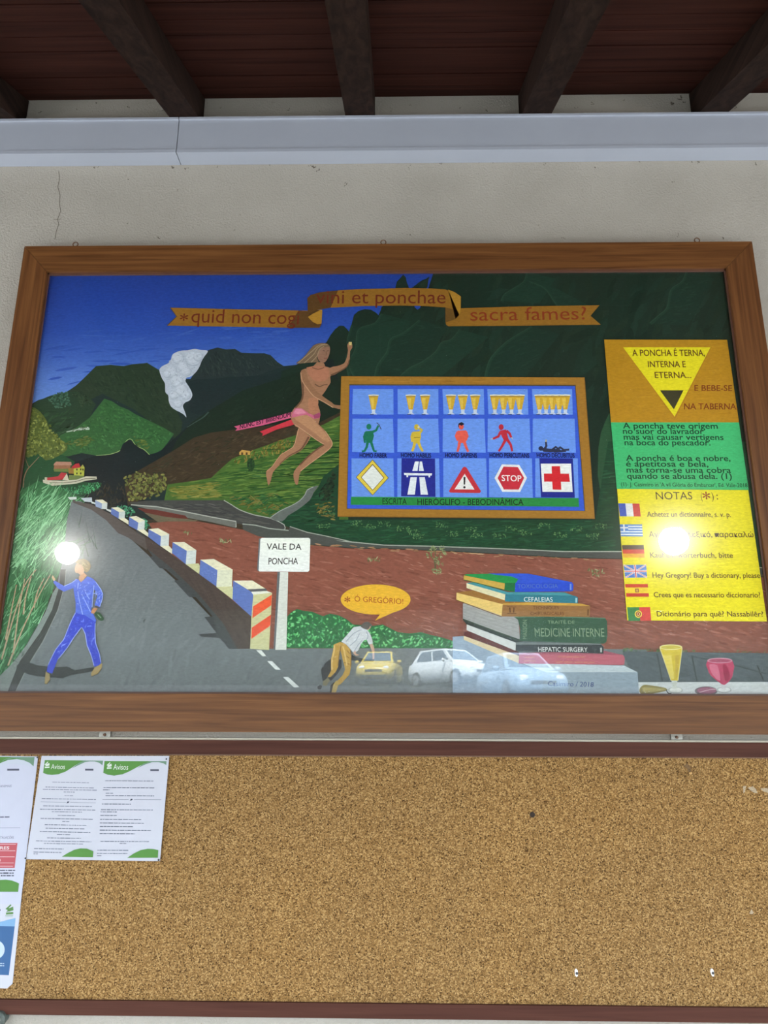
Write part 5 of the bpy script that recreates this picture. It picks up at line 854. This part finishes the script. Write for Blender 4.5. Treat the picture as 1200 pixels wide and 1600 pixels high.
# ------------------------------------------------------------------ cars parked on the street, seen mirrored in the glass
M_TYRE = m_plain('tyre_rubber', (0.02, 0.02, 0.02), 0.8, 0.2, 10); M_RIM = m_plain('wheel_rim', (0.45, 0.46, 0.48), 0.35, 0.05, 10, metal=0.8)
M_CARG = m_plain('car_glass', (0.05, 0.10, 0.16), 0.08, 0.05, 2); M_DARKP = m_plain('car_dark_trim', (0.03, 0.03, 0.035), 0.5, 0.1, 5); M_LENS = m_plain('lamp_lens', (0.75, 0.78, 0.80), 0.15, 0.05, 10)
def car(pos, heading, body, label, L=4.1, W=1.76, H=1.55):
    root = empty('car', pos); root.rotation_euler = (0, 0, heading); tag(root, label, 'car', 'cars parked across the street')
    h = W / 2
    # lengthwise stations: x, half width, sill z, belt z
    st = [(-L / 2, .78, .42, .80), (-L / 2 + .12, .92, .28, .98), (-1.45, .99, .22, 1.02), (-.6, 1.0, .2, 1.0), (.5, 1.0, .2, .97), (1.05, .99, .22, .95), (1.65, .95, .24, .84), (L / 2 - .10, .86, .28, .72), (L / 2, .72, .36, .60)]
    bm = bmesh.new(); rings = []
    for x, w, z0, z1 in st:
        a = w * h; zm = (z0 + z1) / 2
        rings.append([bm.verts.new((x, y, z)) for y, z in ((-a * .86, z0), (-a, z0 + .10), (-a, zm), (-a * .97, z1 - .07), (-a * .86, z1), (0, z1 + .04), (a * .86, z1), (a * .97, z1 - .07), (a, zm), (a, z0 + .10), (a * .86, z0))])
    for A, B in zip(rings, rings[1:]):
        for k in range(11): bm.faces.new((A[k], A[(k + 1) % 11], B[(k + 1) % 11], B[k]))
    bm.faces.new(rings[0][::-1]); bm.faces.new(rings[-1]); obj('car_body', bm, body, root, smooth=True)
    # cabin: bottom loop at the belt, roof loop above
    def loop(x0, x1, w0, w1, z0, z1): return [(x0, -w0, z0), (x1, -w1, z1), (x1, w1, z1), (x0, w0, z0)]
    lo = [(-1.80, -.80 * h, 1.0), (1.02, -.84 * h, .97), (1.02, .84 * h, .97), (-1.80, .80 * h, 1.0)]
    hi = [(-1.45, -.62 * h, H), (.22, -.64 * h, H - .02), (.22, .64 * h, H - .02), (-1.45, .62 * h, H)]
    bm = bmesh.new(); a = [bm.verts.new(v) for v in lo]; b = [bm.verts.new(v) for v in hi]
    for k in range(4): bm.faces.new((a[k], a[(k + 1) % 4], b[(k + 1) % 4], b[k]))
    bm.faces.new(b); bm.faces.new(a[::-1]); cab = obj('car_cabin', bm, body, root, bevel=0.05)
    def pane(nm, k, u0, u1, v0=.14, v1=.86):
        A, B, C_, D_ = (Vector(lo[k]), Vector(lo[(k + 1) % 4]), Vector(hi[(k + 1) % 4]), Vector(hi[k])); n = (B - A).cross(D_ - A).normalized()
        cen = (A + B + C_ + D_) / 4
        if n.dot(cen - Vector((-.4, 0, 1.2))) < 0: n = -n
        bm = bmesh.new(); q = []
        for u, v in ((u0, v0), (u1, v0), (u1, v1), (u0, v1)):
            q.append(A.lerp(B, u).lerp(D_.lerp(C_, u), v))
        f = [bm.verts.new(p + n * .012) for p in q]; g2 = [bm.verts.new(p - n * .01) for p in q]
        bm.faces.new(f); bm.faces.new(g2[::-1])
        for i in range(4): bm.faces.new((f[i], g2[i], g2[(i + 1) % 4], f[(i + 1) % 4]))
        obj(nm, bm, M_CARG, root)
    pane('windscreen', 1, .07, .93); pane('rear_window', 3, .1, .9)
    for k in (0, 2): pane('side_window', k, .10, .50) if k == 0 else pane('side_window', k, .50, .90); pane('side_window', k, .54, .93) if k == 0 else pane('side_window', k, .07, .46)
    for x in (-1.28, 1.32):
        for s in (-1, 1):
            bm = bmesh.new(); y = s * (h - .10)
            prof = [(.22, -.10), (.31, -.09), (.335, -.04), (.335, .06), (.31, .11), (.22, .115)]
            lathe(bm, [(r_, s * q) for r_, q in prof], (x, y, .325), 'y', 22); wh = obj('wheel', bm, M_TYRE, root)
            bm = bmesh.new(); lathe(bm, [(.20, s * .10), (.21, s * .12), (.06, s * .128), (.01, s * .13)], (x, y, .325), 'y', 14); obj('wheel_rim', bm, M_RIM, wh)
    for s in (-1, 1):
        bm = bmesh.new(); bmesh.ops.create_uvsphere(bm, u_segments=14, v_segments=8, radius=1, matrix=Matrix.Translation((L / 2 - .16, s * .60 * h, .66)) @ Matrix.Diagonal((.14, .17, .11, 1))); obj('headlight', bm, M_LENS, root, smooth=True)
        bm = bmesh.new(); bmesh.ops.create_uvsphere(bm, u_segments=12, v_segments=8, radius=1, matrix=Matrix.Translation((.72, s * (h + .08), 1.02)) @ Matrix.Diagonal((.07, .11, .08, 1))); obj('wing_mirror', bm, body, root, smooth=True)
    bm = bmesh.new(); box(bm, L / 2 - .10, L / 2 + .012, -.42 * h, .42 * h, .50, .60); obj('grille', bm, M_DARKP, root, bevel=.01)
    bm = bmesh.new(); box(bm, L / 2 - .16, L / 2 - .005, -.62 * h, .62 * h, .30, .42); obj('lower_grille', bm, M_DARKP, root, bevel=.01)
    bm = bmesh.new(); box(bm, -1.4, 1.4, -h * .7, h * .7, .16, .3); obj('underbody', bm, M_DARKP, root)
    return root
def gz(y):
    for (ya, za), (yb, zb) in zip(prof, prof[1:]):
        if yb <= y <= ya: return za + (zb - za) * (y - ya) / (yb - ya)
    return 0
def street(px, yr): v = PX(px, 1070, -0.072 - yr); return (v.x, yr, gz(yr))
B_WHITE = m_plain('white_car_paint', (0.72, 0.78, 0.82), 0.25, 0.02, 2); B_BLUE = m_plain('silver_blue_car_paint', (0.26, 0.38, 0.52), 0.25, 0.04, 2); B_YEL = m_plain('yellow_car_paint', (0.60, 0.46, 0.06), 0.3, 0.03, 2)
car(street(706, -29.6), math.radians(56), B_WHITE, 'white car mirrored in the glass, parked in three quarter view left of the painted books')
car(street(812, -21.5), math.radians(80), B_BLUE, 'silver blue car mirrored in the glass over the painted plinth')
car(street(594, -33.4), math.radians(97), B_YEL, 'yellow car mirrored in the glass beside the painted leaning man')
